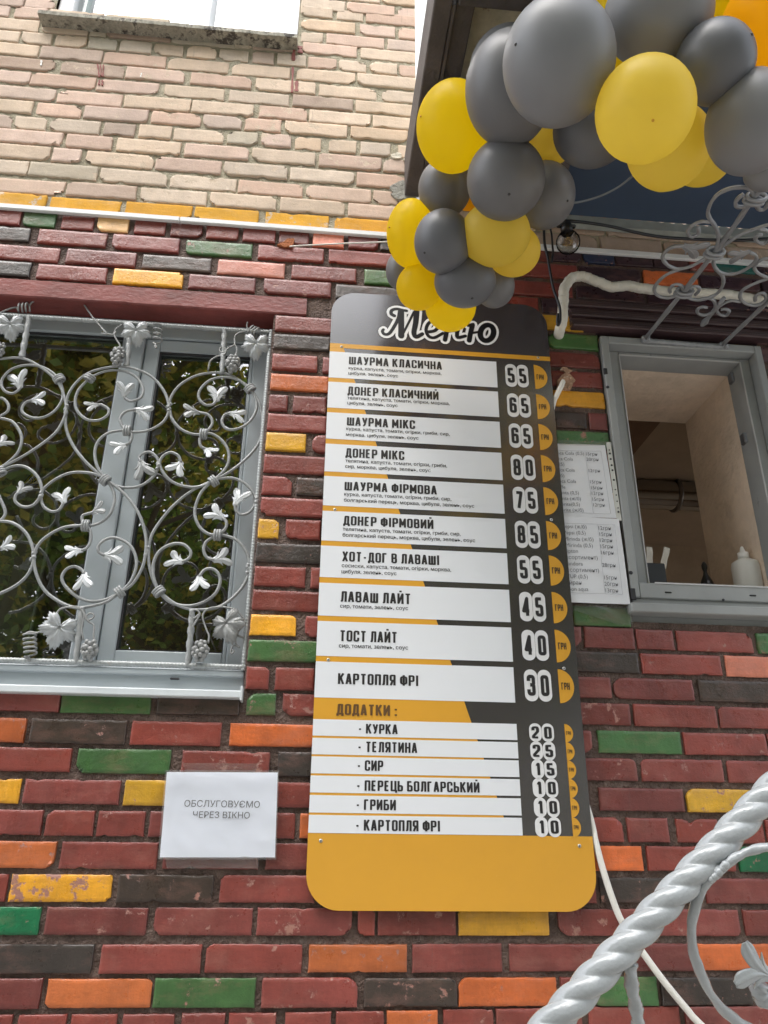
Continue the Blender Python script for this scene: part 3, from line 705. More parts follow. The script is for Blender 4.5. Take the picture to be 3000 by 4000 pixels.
s = MB(); za, zb3 = P(*z3(800, 2066), -.03).z, P(*z3(800, 2106), -.03).z; xe = P(*z3(1225, 2090), -.03).x
s.box((wx0, -.03, zb3), (xe, .04, za), 0, .003); s.box((xe-.002, -.034, zb3-.006), (xe+.004, .03, za+.012), 0, .001)
build('window_sill', s, M('sill_white', (.62, .66, .68), .35, var=.1, vscale=9, col2=(.86, .88, .9), c2s=26, c2t=.66), win)
k = MB(); c = P(*z3(888, 2018), .0295); k.box((c.x-.013, .026, c.z-.003), (c.x+.013, .034, c.z+.003), 0, .002); build('drain_slot', k, DARKR, win)
jm = MB(); jm.box((wx1, .02, wz0), (wx1+.03, .2, wz1)); jm.box((wx0-.03, .02, wz0), (wx0, .2, wz1)); jm.box((wx0, .1, wz1), (wx1, .2, wz1+.03)); jm.box((wx0, .02, wz0-.03), (wx1, .2, wz0))
build('window_reveal', jm, M('lintel_paint', (.21, .05, .045), .5), win)
# room behind it
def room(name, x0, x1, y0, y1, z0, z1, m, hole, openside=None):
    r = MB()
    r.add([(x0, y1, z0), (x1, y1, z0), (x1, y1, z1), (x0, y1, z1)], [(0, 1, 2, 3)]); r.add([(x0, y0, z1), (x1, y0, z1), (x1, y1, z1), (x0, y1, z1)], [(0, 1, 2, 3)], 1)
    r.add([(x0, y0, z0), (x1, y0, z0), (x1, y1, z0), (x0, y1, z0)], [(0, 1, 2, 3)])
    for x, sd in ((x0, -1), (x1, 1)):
        if sd == openside:                       # unseen opening added in the side wall to brighten the room with daylight
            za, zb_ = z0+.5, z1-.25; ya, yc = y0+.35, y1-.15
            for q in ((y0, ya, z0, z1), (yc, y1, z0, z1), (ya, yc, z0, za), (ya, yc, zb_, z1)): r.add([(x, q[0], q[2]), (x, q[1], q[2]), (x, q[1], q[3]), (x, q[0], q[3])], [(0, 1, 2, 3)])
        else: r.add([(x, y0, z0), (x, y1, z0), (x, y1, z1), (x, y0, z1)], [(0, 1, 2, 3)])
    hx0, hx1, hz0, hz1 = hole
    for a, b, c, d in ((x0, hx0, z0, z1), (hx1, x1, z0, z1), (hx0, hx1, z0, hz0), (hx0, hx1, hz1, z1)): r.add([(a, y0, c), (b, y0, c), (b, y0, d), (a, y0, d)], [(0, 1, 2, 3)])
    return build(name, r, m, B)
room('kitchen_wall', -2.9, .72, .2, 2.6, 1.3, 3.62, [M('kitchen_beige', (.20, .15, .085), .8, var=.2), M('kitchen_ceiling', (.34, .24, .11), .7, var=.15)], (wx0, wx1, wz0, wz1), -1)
# --- serving window
sx0, sx1, sz1 = P(*z7(562, 1020), -.012).x, 1.552, 3.231
sx0 = .958
it = 3.184; ir = 1.487; il = P(*z7(640, 1015), .09).x; ib = P(*z7(1000, 1806), -.012).z; ob = P(*z7(1000, 1918), -.012).z
w = MB()
w.box((sx0, -.014, ob), (sx0+.027, .06, sz1), 0, .003); w.box((sx1-.027, -.014, ob), (sx1, .06, sz1), 0, .003)
w.box((sx0+.027, -.014, sz1-.03), (sx1-.027, .06, sz1), 0, .003); w.box((sx0+.027, -.0125, ob), (sx1-.027, .06, ib), 0, .003)
w.box((sx0+.027, .03, ib), (il, .12, sz1-.031), 0, .003); w.box((ir+.0, .03, ib), (sx1-.0275, .12, sz1-.031), 0, .003); w.box((il, .03, it), (ir, .12, sz1-.031), 0, .003)
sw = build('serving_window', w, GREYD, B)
e = MB(); e.box((il-.002, .026, ib), (il+.0015, .031, it)); e.box((ir-.0015, .026, ib), (ir+.002, .031, it)); e.box((il+.0015, .026, it-.0015), (ir-.0015, .031, it+.002)); e.box((il, -.0155, ib-.003), (sx1-.03, -.012, ib+.0015))
build('frame_edge', e, STEELW, sw)
l = MB(); la, lb = P(*z7(1100, 1958), -.03).z, P(*z7(1100, 2020), -.035).z
l.box((P(*z7(676, 2000), -.03).x, -.035, lb), (1.62, .02, la), 0, .003); l.box((sx0+.005, -.004, la), (1.549, .12, ob-.0005), 0); l.box((sx0, .021, 2.19), (1.551, .12, la-.001))
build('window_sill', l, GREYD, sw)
for a, b, r in ((505, 390, .0055), (672, 1727, .006), (1338, 1922, .004)):
    c = P(*z7(a, b), -.0145); hw = MB(); hw.lathe([(r, 0), (r, .003)], c-V((0, .0006, 0)), (0, 1, 0), 12); build('screw_hole', hw, DARKR, sw)
for a, b, wd, hh in ((490, 275, .007, .013), (690, 1880, .008, .019), (942, 1868, .011, .0025), (1552, 1890, .011, .0025)):
    c = P(*z7(a, b), -.0145); hw = MB(); hw.box((c.x-wd, -.0155, c.z-hh), (c.x+wd, -.009, c.z+hh), 0, .002); build('drain_slot', hw, DARKR, sw)
for a, b in ((1388, 335), (1478, 770), (1607, 335)):
    c = P(*z7(a, b), .02); hg = MB(); hg.box((c.x-.006, .0, c.z-.02), (c.x+.006, .028, c.z+.02), 0, .003); build('hinge', hg, M('dark_hinge', (.1, .1, .1), .4, .5), sw)
PLA = M('plaster', (.76, .62, .49), .92, var=.16, vscale=5, bump=.8, bscale=45, col2=(.58, .46, .35), c2s=7, c2t=.55, soft=.25)
yb = .47
r = MB()
def quad(mb, a, b, c, d, mi=0): mb.add([a, b, c, d], [(0, 1, 2, 3)], mi)
quad(r, (il-.03, .118, it), (ir+.001, .118, it), (ir+.001, yb, it), (il-.03, yb, it)); quad(r, (ir, .118, 2.2), (ir, .118, it), (ir, yb, it), (ir, yb, 2.2)); quad(r, (il-.03, .118, 2.2), (il-.03, .118, it), (il-.03, yb, it), (il-.03, yb, 2.2))
r.box((il-.03, .121, 2.2), (ir, yb, ib-.012))
build('window_reveal', r, PLA, sw)
room('serving_room_wall', .75, 3.7, yb+.001, 2.9, 1.2, 3.62, [M('room_beige', (.46, .35, .24), .85, var=.12), M('room_ceiling', (.52, .41, .3), .8, var=.1)], (il-.03, ir, 2.2, it), 1)
cs = MB()
for (a0, a1), mi in (((700, 760), 0), ((760, 1000), 1)):
    xa = P(*z7(a0, 700), 1.0).x; xb = P(*z7(a1, 700), 1.0).x; cs.box((xa, yb+.05, 3.596), (xb, 2.88, 3.612), mi)
build('ceiling_board', cs, [M('board_dark', (.1, .07, .05), .7), M('board_brown', (.27, .17, .11), .75, var=.15)], B)
tl = MB(); tl.box((.76, 2.88, 3.2), (3.69, 2.898, 3.21)); build('wall_rail', tl, M('tile_joint', (.25, .19, .13), .8), B)
# --- upper window with its weathered sill
uz = P(700, 105, -.0).z
ux0, ux1 = -1.17, -.185
w = MB(); fw = P(*zB(630, 120), .06).x
w.box((ux0, .02, uz), (ux0+.06, .12, 6.2), 0, .004); w.box((fw, .02, uz), (ux1, .12, 6.2), 0, .004); w.box((ux0+.06, .04, uz), (fw, .12, uz+.02), 0, .003); w.box((ux0+.06, .04, 6.1), (fw, .12, 6.2), 0, .003)
mx = P(*zA(1635, 90), .06).x; w.box((mx, .035, uz+.02), (mx+.045, .12, 6.1), 0, .004); w.box((fw-.03, .045, uz+.02), (fw-.001, .12, 6.1), 0, .003)
uw = build('upper_window', w, WHITE, B)
b = MB(); lx = P(*zA(690, 40), .06).x; b.box((lx, .05, uz+.02), (lx+.012, .09, 6.1)); build('window_bead', b, M('bead_green', (.35, .42, .4), .4), uw)
for x0, x1 in ((ux0+.06, mx), (mx+.045, fw-.03)):
    p = MB(); p.box((x0, .085, uz+.02), (x1, .089, 6.1)); build('pane', p, glass('sky_glass', 3.0), uw)
c = MB(); sheet(c, ux0+.03, ux1-.02, uz-.02, 6.15, .16, .05, .004); build('curtain', c, M('curtain_white', (.85, .87, .88), .9), uw)
c = MB(); c.box((ux0, .3, 4.4), (ux1, 2.0, 6.4)); build('upper_room_wall', c, M('room_white', (.7, .7, .68), .9), uw)
s = MB(); vs = []; fs = []; n = 90; xa, xb = -1.2, -.182
zs0 = P(700, 100, -.05).z; hh = .019
for i in range(n+1):
    x = xa+(xb-xa)*i/n; d = noise.noise(V((x*14, 1, 2)))*.004+noise.noise(V((x*60, 4, 2)))*.0025
    for y, z in ((.05, uz-.001), (-.055, zs0+.008), (-.06+d, zs0), (-.06+d*1.3, zs0-hh+d), (-.045, zs0-hh+d*.5), (-.0, zs0-hh+.004), (.05, zs0-hh+.004)): vs.append((x, y, z))
for i in range(n):
    for j in range(6): k = i*7+j; fs.append((k, k+7, k+8, k+1))
fs += [tuple(range(7)), tuple(range(n*7, n*7+7))]
s.add(vs, fs, 0)
build('window_sill', s, M('rotten_sill', (.33, .31, .25), .85, var=.4, vscale=25, bump=1.0, bscale=60, col2=(.07, .06, .05), c2s=26, c2t=.5, soft=.1, stretch=(1, 1, .5)), uw)

# ================================================================== things behind the panes
cx = P(*z3(215, 1430), .75).x; ct_ = P(*z3(200, 945), .75).z
t = thing('kitchen_cabinet', (cx-.35, 1.05, 1.31), 'tall beige cabinet behind the barred window, with a yellow warning sticker', 'cabinet')
c = MB(); c.box((cx-.75, .75, 1.31), (cx, 1.3, ct_), 0, .004); build('cabinet_body', c, M('cabinet_beige', (.40, .36, .25), .45, var=.08), t)
k = MB(); k.box((cx-.0, .75, 1.31), (cx+.008, .765, ct_)); build('edge_trim', k, M('trim_pale', (.7, .72, .6), .4), t)
c = P(*z3(167, 1000), .748); h = .035
k = MB(); k.prism([(c.x-h*1.1, c.z-h*.8), (c.x+h*1.1, c.z-h*.8), (c.x, c.z+h)], .7465, .7495, 1); k.prism([(c.x-h*.9, c.z-h*.7), (c.x+h*.9, c.z-h*.7), (c.x, c.z+h*.82)], .745, .7464, 0)
for i in (-1, 0, 1): k.tube(cr([(c.x+i*h*.27, .744, c.z-h*.5), (c.x+i*h*.27+.004, .744, c.z-h*.3), (c.x+i*h*.27-.002, .744, c.z-h*.1), (c.x+i*h*.2+.003, .744, c.z+h*.1)], 3), .0022, 6, 1)
build('warning_sticker', k, [M('sticker_yellow', (.8, .6, .03), .5), M('ink_black', (.015, .015, .016), .5)], t)
d = MB(); c = P(*z7(880, 1165), 1.9); n_ = 12
pts = [V((.8+2.8*i/40, 1.9, c.z)) for i in range(41)]
d.tube(pts, .092, 28); t = thing('ventilation_duct', (c.x, 1.9, c.z-.09), 'shiny metal ventilation pipe under the ceiling of the serving room', 'duct')
build('pipe', d, M('chrome', (.42, .41, .39), .12, 1.0), t)
k = MB(); q = P(*z7(985, 1165), 1.9).x
k.tube([V((q, 1.9+.096*math.cos(a), c.z+.096*math.sin(a))) for a in [i*6.283/32 for i in range(32)]], .012, 8, closed=True); k.box((q-.012, 1.89, c.z+.09), (q+.012, 1.91, 3.595)); build('pipe_clamp', k, M('clamp_dark', (.25, .23, .21), .4, .8), t)
fl = ib-.012
def foot(a, b, y): return P(*z7(a, b), y)
a, b = foot(718, 1650, .16), foot(915, 1650, .16)
k = MB(); k.box((a.x, .16, fl), (b.x, .28, a.z), 0, .003); k.box((a.x+.006, .166, a.z-.02), (b.x-.006, .274, a.z+.0008)); build_box = tag(build('sachet_box', k, M('box_black', (.03, .032, .035), .6, var=.1)), 'black open box of paper sachets on the serving window counter', 'box')
for i, (px, py, ang, lab) in enumerate(((742, 1630, .5, 'white folded sachet furthest left in the black box'), (805, 1600, -.05, 'white upright sachet in the middle of the black box'), (920, 1600, -.3, 'white leaning sachet at the right of the black box'))):
    c = P(*z7(px, py), .2); k = MB(); u = V((math.sin(-ang), 0, math.cos(ang))); v = V((math.cos(ang), 0, math.sin(ang)))*.010
    lo = c-u*.05; vs = []
    for j in range(5):
        for sd_ in (-1, 1):
            for yy in (-.0015, .0015): vs.append(lo+u*(.078*j/4)+v*sd_*(1+.1*(j % 2))+V((0, yy+.004*math.sin(j*1.4), 0)))
    fs = []
    for j in range(4):
        o = j*4; fs += [(o, o+2, o+6, o+4), (o+1, o+5, o+7, o+3), (o, o+4, o+5, o+1), (o+2, o+3, o+7, o+6)]
    fs += [(0, 1, 3, 2), (16, 18, 19, 17)]
    k.add(vs, fs); tag(build('paper_sachet', k, M('sachet', (.75, .7, .62), .7)), lab, 'sachet', 'sachets in the black box')
c = foot(1195, 1650, .3); k = MB(); hgt = c.z-fl; sc = hgt
k.lathe([(.022, 0), (.024, .01), (.02, sc*.2), (.024, sc*.45), (.026, sc*.55), (.019, sc*.66), (.009, sc*.76), (.006, sc*.82), (.010, sc*.88), (.010, sc*.94), (.004, sc)], (c.x, .3, fl), (0, 0, 1), 20)
tag(build('pepper_mill', k, M('black_plastic', (.012, .012, .013), .3)), 'small black turned pepper mill on the serving window counter', 'pepper mill')
c = foot(1462, 1540, .17); a = foot(1403, 1680, .17); b = foot(1585, 1680, .17); rr = (b.x-a.x)/2; cxx = (a.x+b.x)/2; hgt = c.z-fl
t = thing('squeeze_bottle', (cxx, .17, fl), 'white plastic squeeze bottle with a nozzle on the serving window counter', 'bottle')
sz = foot(1462, 1640, .17).z-fl; nk = foot(1462, 1585, .17).z-fl
k = MB(); k.lathe([(rr*.9, 0), (rr, .006), (rr, sz-.02), (rr*.93, sz-.008), (rr*.6, sz), (rr*.42, sz+.006), (rr*.36, sz+.008)], (cxx, .17, fl), (0, 0, 1), 28); build('bottle_body', k, M('hdpe', (.78, .77, .72), .4, trans=.25), t)
k = MB(); k.lathe([(rr*.4, sz+.004), (rr*.4, nk), (rr*.22, nk+.002), (rr*.12, hgt-.003), (rr*.07, hgt)], (cxx, .17, fl), (0, 0, 1), 20); build('nozzle_cap', k, M('cap_white', (.82, .8, .76), .4), t)

# ================================================================== cable trunking along the colour change
c = MB(); za_, zb_ = P(700, 853, -.012).z, P(700, 871, -.012).z
for x0, x1 in ((-2.3, -.55), (-.548, .34), (.342, 2.4)): c.box((x0, -.016, ZT-.017), (x1, -.001, ZT+.006), 0, .003)
tag(build('cable_trunking', c, M('trunking', (.74, .75, .75), .4, var=.06, vscale=3)), 'long thin white cable trunking between the bare and the painted bricks', 'trunking')

# ================================================================== grille of iron vines over the left window
YI = .03
IRON = M('silver_paint', (.30, .31, .31), .38, .1, var=.14, vscale=18, bump=.25, bscale=120, col2=(.22, .2, .18), c2s=30, c2t=.72)
LEAFM = M('silver_paint_leaf', (.48, .50, .51), .35, .1, var=.12, vscale=18, bump=.15, bscale=120)
IRONG = M('silver_paint_dull', (.28, .285, .28), .42, .1, var=.15, vscale=20, bump=.2, bscale=100)
G = thing('window_grille', (-1.1, YI, 2.0), 'silver painted wrought iron grille of scrolls, leaves and grapes over the left window', 'window grille')
def I3(a, b, y=YI): return P(*z3(a, b), y)
def leaf(parent, base, dirv, size, nrm, mat, name='leaf', tw=0.0):
    """two fluted lobes, a barb on each side, all springing from one throat"""
    u = dirv.normalized(); w_ = nrm.cross(u).normalized(); mb = MB()
    def petal(spine, wd, lift, flute):
        sp = cr([V((x, y, 0)) for x, y in spine], 5); n = len(sp)-1; vs = []; fs = []; m_ = 8
        for i, q in enumerate(sp):
            s_ = i/n; t_ = (sp[min(n, i+1)]-sp[max(0, i-1)]).normalized(); nn = V((-t_.y, t_.x, 0)); w = wd(s_)
            for k in range(m_+1):
                v = 2*k/m_-1; h = flute*math.cos(v*7.5)*(.35+.65*s_)-.10*v*v*w*3+lift*math.sin(s_*2.4)+.02*(1-abs(v))
                p = q+nn*(v*w); vs.append(base+(u*p.x+w_*p.y+nrm*h)*size)
        r = m_+1
        for i in range(n):
            for k in range(m_): fs.append((i*r+k, i*r+k+1, (i+1)*r+k+1, (i+1)*r+k))
        k0 = len(vs); vs2 = vs+[q-nrm*(size*.03) for q in vs]; fs2 = [f[::-1] for f in fs]+[tuple(q+k0 for q in f) for f in fs]
        per = [k for k in range(r)]+[i*r+m_ for i in range(1, n+1)]+[n*r+k for k in range(m_-1, -1, -1)]+[i*r for i in range(n-1, 0, -1)]
        for a, b in zip(per, per[1:]+per[:1]): fs2.append((a, b, b+k0, a+k0))
        mb.add(vs2, fs2, 0, True)
    for sg in (1, -1):
        petal([(-.06, .015*sg), (.25, .04*sg), (.52, .13*sg), (.80, .33*sg), (1.0, .54*sg)], lambda s_: .07+.145*math.sin(min(1, s_*1.25)*1.57)**2*(1 if s_ < .78 else max(.12, 1-((s_-.78)/.22)**2)) , .10, .022)
        petal([(.02, .03*sg), (.24, .13*sg), (.36, .27*sg), (.44, .47*sg)], lambda s_: .12*(1-s_)**.8+.008, .05, .006)
    return build(name, mb, mat, parent)
OUTN = V((0, -1, 0))
scr = [ # (points of the bar in view z3, leaf tip or None)
 ([(-60, 400), (100, 388), (200, 430), (290, 505), (325, 580), (335, 660), (300, 745), (240, 805), (130, 880), (0, 950), (-60, 985)], None),
 ([(300, 495), (320, 560), (312, 610), (275, 660), (220, 690), (165, 692), (120, 670), (112, 645), (130, 615), (163, 603)], (240, 600)),
 ([(300, 495), (255, 455), (200, 430), (130, 425), (60, 445), (15, 490), (8, 530), (30, 560), (65, 568), (95, 550), (100, 535)], (86, 455)),
 ([(-40, 600), (10, 592), (42, 625), (38, 660), (0, 690), (60, 710), (100, 760), (110, 810), (90, 870), (40, 920), (0, 945)], None),
 ([(-20, 980), (60, 940), (130, 942), (190, 990), (212, 1050), (205, 1090), (170, 1135), (120, 1145), (80, 1120), (78, 1090), (95, 1070)], (140, 1010)),
 ([(540, 1000), (470, 975), (370, 970), (290, 1000), (225, 1050), (208, 1090), (220, 1140), (260, 1168), (300, 1160), (325, 1120)], (300, 1045)),
 ([(-40, 1215), (60, 1225), (130, 1275), (165, 1350), (170, 1420), (140, 1490), (80, 1545), (0, 1585), (-60, 1600)], None),
 ([(-10, 1080), (25, 1160), (20, 1195), (-10, 1225)], None),
 ([(-30, 1350), (-10, 1355), (5, 1357)], (80, 1325)),
 ([(-60, 850), (-30, 840), (-8, 830)], (55, 775)),
 ([(335, 650), (345, 580), (390, 510), (460, 460), (560, 435), (650, 435), (740, 465), (800, 510), (845, 580), (858, 650), (840, 700), (800, 735), (740, 760), (680, 765), (640, 755), (615, 720), (612, 690), (640, 660), (690, 650)], (775, 668)),
 ([(335, 650), (335, 740), (370, 830), (430, 910), (500, 975), (535, 1005)], None),
 ([(455, 490), (400, 550), (382, 610), (395, 660), (440, 700), (500, 705), (545, 680), (552, 650), (520, 628), (500, 626)], (435, 650)),
 ([(455, 490), (520, 460), (590, 450), (660, 465), (710, 505), (728, 550), (715, 590), (670, 608), (640, 597), (632, 580)], (638, 512)),
 ([(535, 1005), (495, 940), (482, 870), (500, 810), (550, 770), (610, 758), (650, 758), (670, 780), (662, 815), (640, 830)], (565, 862)),
 ([(535, 1005), (580, 1035), (650, 1048), (720, 1035), (780, 990), (805, 940), (800, 900), (770, 870), (740, 868), (708, 890), (715, 915)], (742, 1000)),
 ([(1085, 1010), (1040, 1035), (970, 1045), (890, 1025), (840, 985), (812, 930), (825, 890), (865, 868), (905, 885), (920, 920)], (872, 995)),
 ([(858, 650), (868, 590), (910, 530), (980, 485), (1060, 465), (1150, 468), (1230, 510), (1270, 545), (1310, 600), (1330, 670), (1335, 750), (1310, 830), (1240, 910), (1160, 970), (1085, 1010)], None),
 ([(862, 650), (875, 700), (920, 750), (980, 775), (1030, 772), (1070, 740), (1078, 705), (1055, 675), (1010, 665)], (925, 672)),
 ([(1270, 545), (1300, 600), (1300, 660), (1260, 720), (1200, 750), (1150, 748), (1128, 715), (1140, 680), (1170, 668)], (1252, 680)),
 ([(1270, 545), (1210, 500), (1140, 485), (1070, 500), (1020, 545), (1010, 590), (1040, 625), (1080, 625), (1100, 602)], (1106, 520)),
 ([(1030, 772), (1080, 775), (1130, 810), (1160, 860), (1160, 920), (1130, 970), (1085, 1010)], None),
 ([(1035, 772), (1015, 800), (1020, 835), (1042, 850)], (1095, 895)),
 ([(1085, 1010), (1130, 1000), (1190, 1000), (1250, 1030), (1290, 1080), (1295, 1130), (1270, 1170), (1230, 1185), (1200, 1165), (1195, 1130)], (1240, 1050)),
 ([(1085, 1010), (1030, 1060), (1000, 1120), (990, 1180), (1010, 1240), (1055, 1280), (1105, 1285), (1145, 1255), (1150, 1220), (1130, 1200)], (1055, 1155)),
 ([(1085, 1010), (980, 1060), (890, 1130), (820, 1210), (770, 1290), (755, 1370), (760, 1450), (790, 1540), (850, 1610), (930, 1655), (1020, 1668), (1120, 1650), (1200, 1590), (1250, 1520), (1268, 1450), (1255, 1380), (1210, 1320), (1160, 1295), (1105, 1290), (1050, 1320), (1035, 1360), (1050, 1400), (1090, 1415)], (1180, 1385)),
 ([(805, 1575), (780, 1500), (780, 1430), (810, 1370), (870, 1335), (930, 1335), (968, 1370), (960, 1405), (925, 1425)], (842, 1390)),
 ([(805, 1575), (860, 1625), (940, 1648), (1020, 1635), (1090, 1590), (1118, 1530), (1110, 1485), (1080, 1460), (1040, 1465), (1012, 1500)], (1022, 1590)),
 ([(535, 1005), (600, 1050), (660, 1110), (710, 1190), (740, 1290), (740, 1380), (720, 1460), (670, 1540), (600, 1585), (540, 1628), (430, 1655), (370, 1655), (290, 1620), (220, 1560), (180, 1470), (175, 1390), (200, 1330), (260, 1280), (330, 1248), (400, 1240), (435, 1240), (460, 1270), (460, 1320), (440, 1355), (415, 1366)], (330, 1388)),
 ([(535, 1005), (570, 1050), (582, 1110), (560, 1180), (510, 1225), (450, 1240), (420, 1215), (420, 1190), (445, 1180), (470, 1174)], (540, 1150)),
 ([(610, 1580), (660, 1530), (690, 1460), (690, 1400), (660, 1340), (600, 1305), (550, 1305), (505, 1335), (500, 1370), (530, 1393)], (632, 1388)),
 ([(610, 1580), (540, 1615), (460, 1625), (390, 1600), (330, 1545), (315, 1500), (340, 1460), (380, 1448), (415, 1465), (428, 1485)], (430, 1575)),
]
rs = random.Random(4)
for i, (pl, tip) in enumerate(scr):
    dy = (.004 if i % 2 else -.004)
    mb = MB(); pts = cr([I3(a, b, YI+dy*(.5 if 0 < k < len(pl)-1 else 0)) for k, (a, b) in enumerate(pl)], 5)
    mb.tube(pts, .0044, 8, rf=lambda s_, th: 1+.12*math.cos(4*th))
    so = build('scroll', mb, IRON, G)
    if tip:
        d = I3(*tip)-pts[-1]; nr = (OUTN+V((rs.uniform(-.35, .35), 0, rs.uniform(-.1, .5)))).normalized(); d2 = d-nr*d.dot(nr)
        leaf(so, pts[-1]-d2*.06, d2, d2.length*.86+.006, nr, LEAFM if rs.random() < .65 else IRON)
for a, b, ax in ((300, 495, (60, 90)), (455, 490, (-60, 70)), (535, 1008, (50, 40)), (1085, 1014, (60, -40)), (645, 757, (10, 60)), (1270, 545, (50, 60)), (1033, 775, (10, 60)), (435, 1240, (0, 60)), (1105, 1288, (60, 0)), (608, 1578, (60, -40)), (807, 1575, (50, 60)), (0, 968, (20, 40))):
    c = I3(a, b); u = (I3(a+ax[0], b+ax[1])-c).normalized(); mb = MB()
    if (a, b) in ((645, 757), (1033, 775), (435, 1240), (1105, 1288)): u = V((1, 0, 0))
    for q in (-.0075, 0, .0075):
        o = c+u*q; w_ = u.cross(OUTN)
        mb.tube([o+w_*(math.cos(t_)*.0155)+OUTN*(math.sin(t_)*.011) for t_ in [j*6.283/16 for j in range(16)]], .0042, 6, closed=True)
    build('collar', mb, IRON, G)
for a, b in ((335, 648), (860, 640), (807, 935), (210, 1085), (168, 1392), (745, 1370), (1338, 735), (1300, 1105), (1265, 1460)):
    c = I3(a, b); wl = MB()
    for q in range(5): wl.sphere(c+V((rs.uniform(-.004, .004), rs.uniform(-.004, .002), (q-2)*.006)), rs.uniform(.005, .008), 8)
    build('weld_bead', wl, IRON, G)
RUST = M('rust_paint', (.36, .38, .38), .42, .2, var=.15, vscale=20, col2=(.55, .27, .03), c2s=9, c2t=.63, soft=.05)
def rebar(mb, a, b, r=.0075):
    a, b = V(a), V(b); L_ = (b-a).length; n = int(L_/.0021)
    mb.tube([a+(b-a)*(i/n) for i in range(n+1)], r, 10, rf=lambda s_, th: 1+.2*max(0, math.sin(s_*L_/.0098*6.283+th))**2)
rb_ = MB(); xr_ = I3(1307, 1118).x; zt_ = I3(900, 228).z; zb_ = I3(900, 1950).z
rebar(rb_, (xr_, YI, zb_-.01), (xr_, YI, zt_+.008)); rebar(rb_, (-2.0, YI, zt_), (xr_, YI, zt_)); rebar(rb_, (-2.0, YI, zb_), (xr_+.006, YI, zb_))
rebar(rb_, (-2.0, YI, zb_), (-2.0, YI, zt_))
build('rebar_frame', rb_, RUST, G)
for pl in (((150, 172), (130, 280), (110, 390)), ((657, 262), (655, 320), (642, 436)), ((1142, 248), (1136, 340), (1128, 470)), ((418, 1655), (402, 1790), (386, 1945)), ((978, 1668), (968, 1800), (954, 1962))):
    mb = MB(); pts = cr([I3(a, b) for a, b in pl], 14); rr = random.Random(pl[0][0]); ph = rr.uniform(0, 6)
    mb.tube(pts, .0092, 8, rf=lambda s_, th: 1+.2*math.sin(s_*28+ph+2*th)+.08*math.sin(s_*75)); build('hammered_bar', mb, IRON, G)
# grapes
for cx_, cy_, rx_, ry_ in ((-2, 350, 30, 45), (597, 382, 40, 52), (1183, 420, 42, 48), (455, 1875, 48, 56), (1017, 1880, 48, 60)):
    mb = MB(); c = I3(cx_, cy_, YI-.012); R1 = (I3(cx_+rx_, cy_)-I3(cx_, cy_)).length; R2 = (I3(cx_, cy_+ry_)-I3(cx_, cy_)).length; rr = R1*.30; got = []
    rg = random.Random(cx_); tries = 0
    while len(got) < 30 and tries < 3000:
        tries += 1
        th = rg.uniform(0, 6.283); zz = rg.uniform(-1, 1); wd = (1-.45*max(0, -zz))*math.sqrt(max(0, 1-zz*zz*.8))
        p = c+V((R1*.72*wd*math.cos(th), R1*.55*wd*math.sin(th), R2*.8*zz))
        if all((p-q).length > rr*1.35 for q in got): got.append(p); mb.sphere(p, rr*rg.uniform(.92, 1.08), 12)
    mb.sphere(c, R1*.5, 10); build('grape_cluster', mb, IRONG, G)
# vine leaves: five toothed lobes with raised veins
def vine_leaf(cx_, cy_, rad, rot, nrm, dull, y=YI-.012):
    c = I3(cx_, cy_, y); Rr = (I3(cx_+rad, cy_)-I3(cx_, cy_)).length; nrm = V(nrm).normalized(); u = V((0, 0, -1)); u = (u-nrm*u.dot(nrm)).normalized(); w_ = nrm.cross(u)
    u, w_ = u*math.cos(rot)+w_*math.sin(rot), w_*math.cos(rot)-u*math.sin(rot)
    n = 90; rings = 7; vs = [c-nrm*.003]; fs = []; lob = [(0, 1.12), (1.15, .98), (-1.15, .98), (2.15, .86), (-2.15, .86)]
    def rad_(a):
        r = .0
        for la, lr in lob:
            d = abs((a-la+math.pi) % (2*math.pi)-math.pi); r = max(r, lr*(1-(d/.62)**1.2*.36) if d < .62 else 0)
        if abs(a) > 2.75: r = max(.12, (math.pi-abs(a))*1.1)
        r = max(r, .60 if abs(a) < 2.75 else .1)
        return r*(1+.11*(((a*5.5) % 1.0)-.5)*2)
    def rel(a, f):
        h = 0
        for la, lr in lob:
            d = (a-la+math.pi) % (2*math.pi)-math.pi; off = abs(d)*f
            h = max(h, math.exp(-(off/.05)**2)*.09*(1-.5*f))
            for q in (.35, .6):
                if f > q: h = max(h, math.exp(-((abs(d)*f-(f-q)*.5)/.045)**2)*.07)
        return h+.10*math.sin(f*2.6)-.16*f*f
    for k in range(1, rings+1):
        f = k/rings
        for i in range(n):
            a = -math.pi+2*math.pi*(i+.5)/n; r = rad_(a)*f; vs.append(c+(u*math.cos(a)+w_*math.sin(a))*(r*Rr)+nrm*(rel(a, f)*Rr))
    for i in range(n): fs.append((0, 1+i, 1+(i+1) % n))
    for k in range(rings-1):
        for i in range(n): o = 1+k*n; fs.append((o+i, o+n+i, o+n+(i+1) % n, o+(i+1) % n))
    k0 = len(vs); vs2 = vs+[v-nrm*.0016 for v in vs]; fs2 = fs+[tuple(q+k0 for q in f[::-1]) for f in fs]; o = 1+(rings-1)*n
    for i in range(n): fs2.append((o+i, o+i+k0, o+(i+1) % n+k0, o+(i+1) % n))
    mb = MB(); mb.add(vs2, fs2, 0, True); build('vine_leaf', mb, IRONG if dull else LEAFM, G)
vine_leaf(50, 215, 86, .2, (.2, -1, -.35), False); vine_leaf(690, 245, 82, .15, (.1, -1, -.3), False); vine_leaf(1300, 312, 82, -.05, (-.1, -1, -.35), False)
vine_leaf(303, 1755, 108, -.25, (.15, -1, -.3), False); vine_leaf(1150, 1735, 104, .35, (-.45, -1, -.1), True)
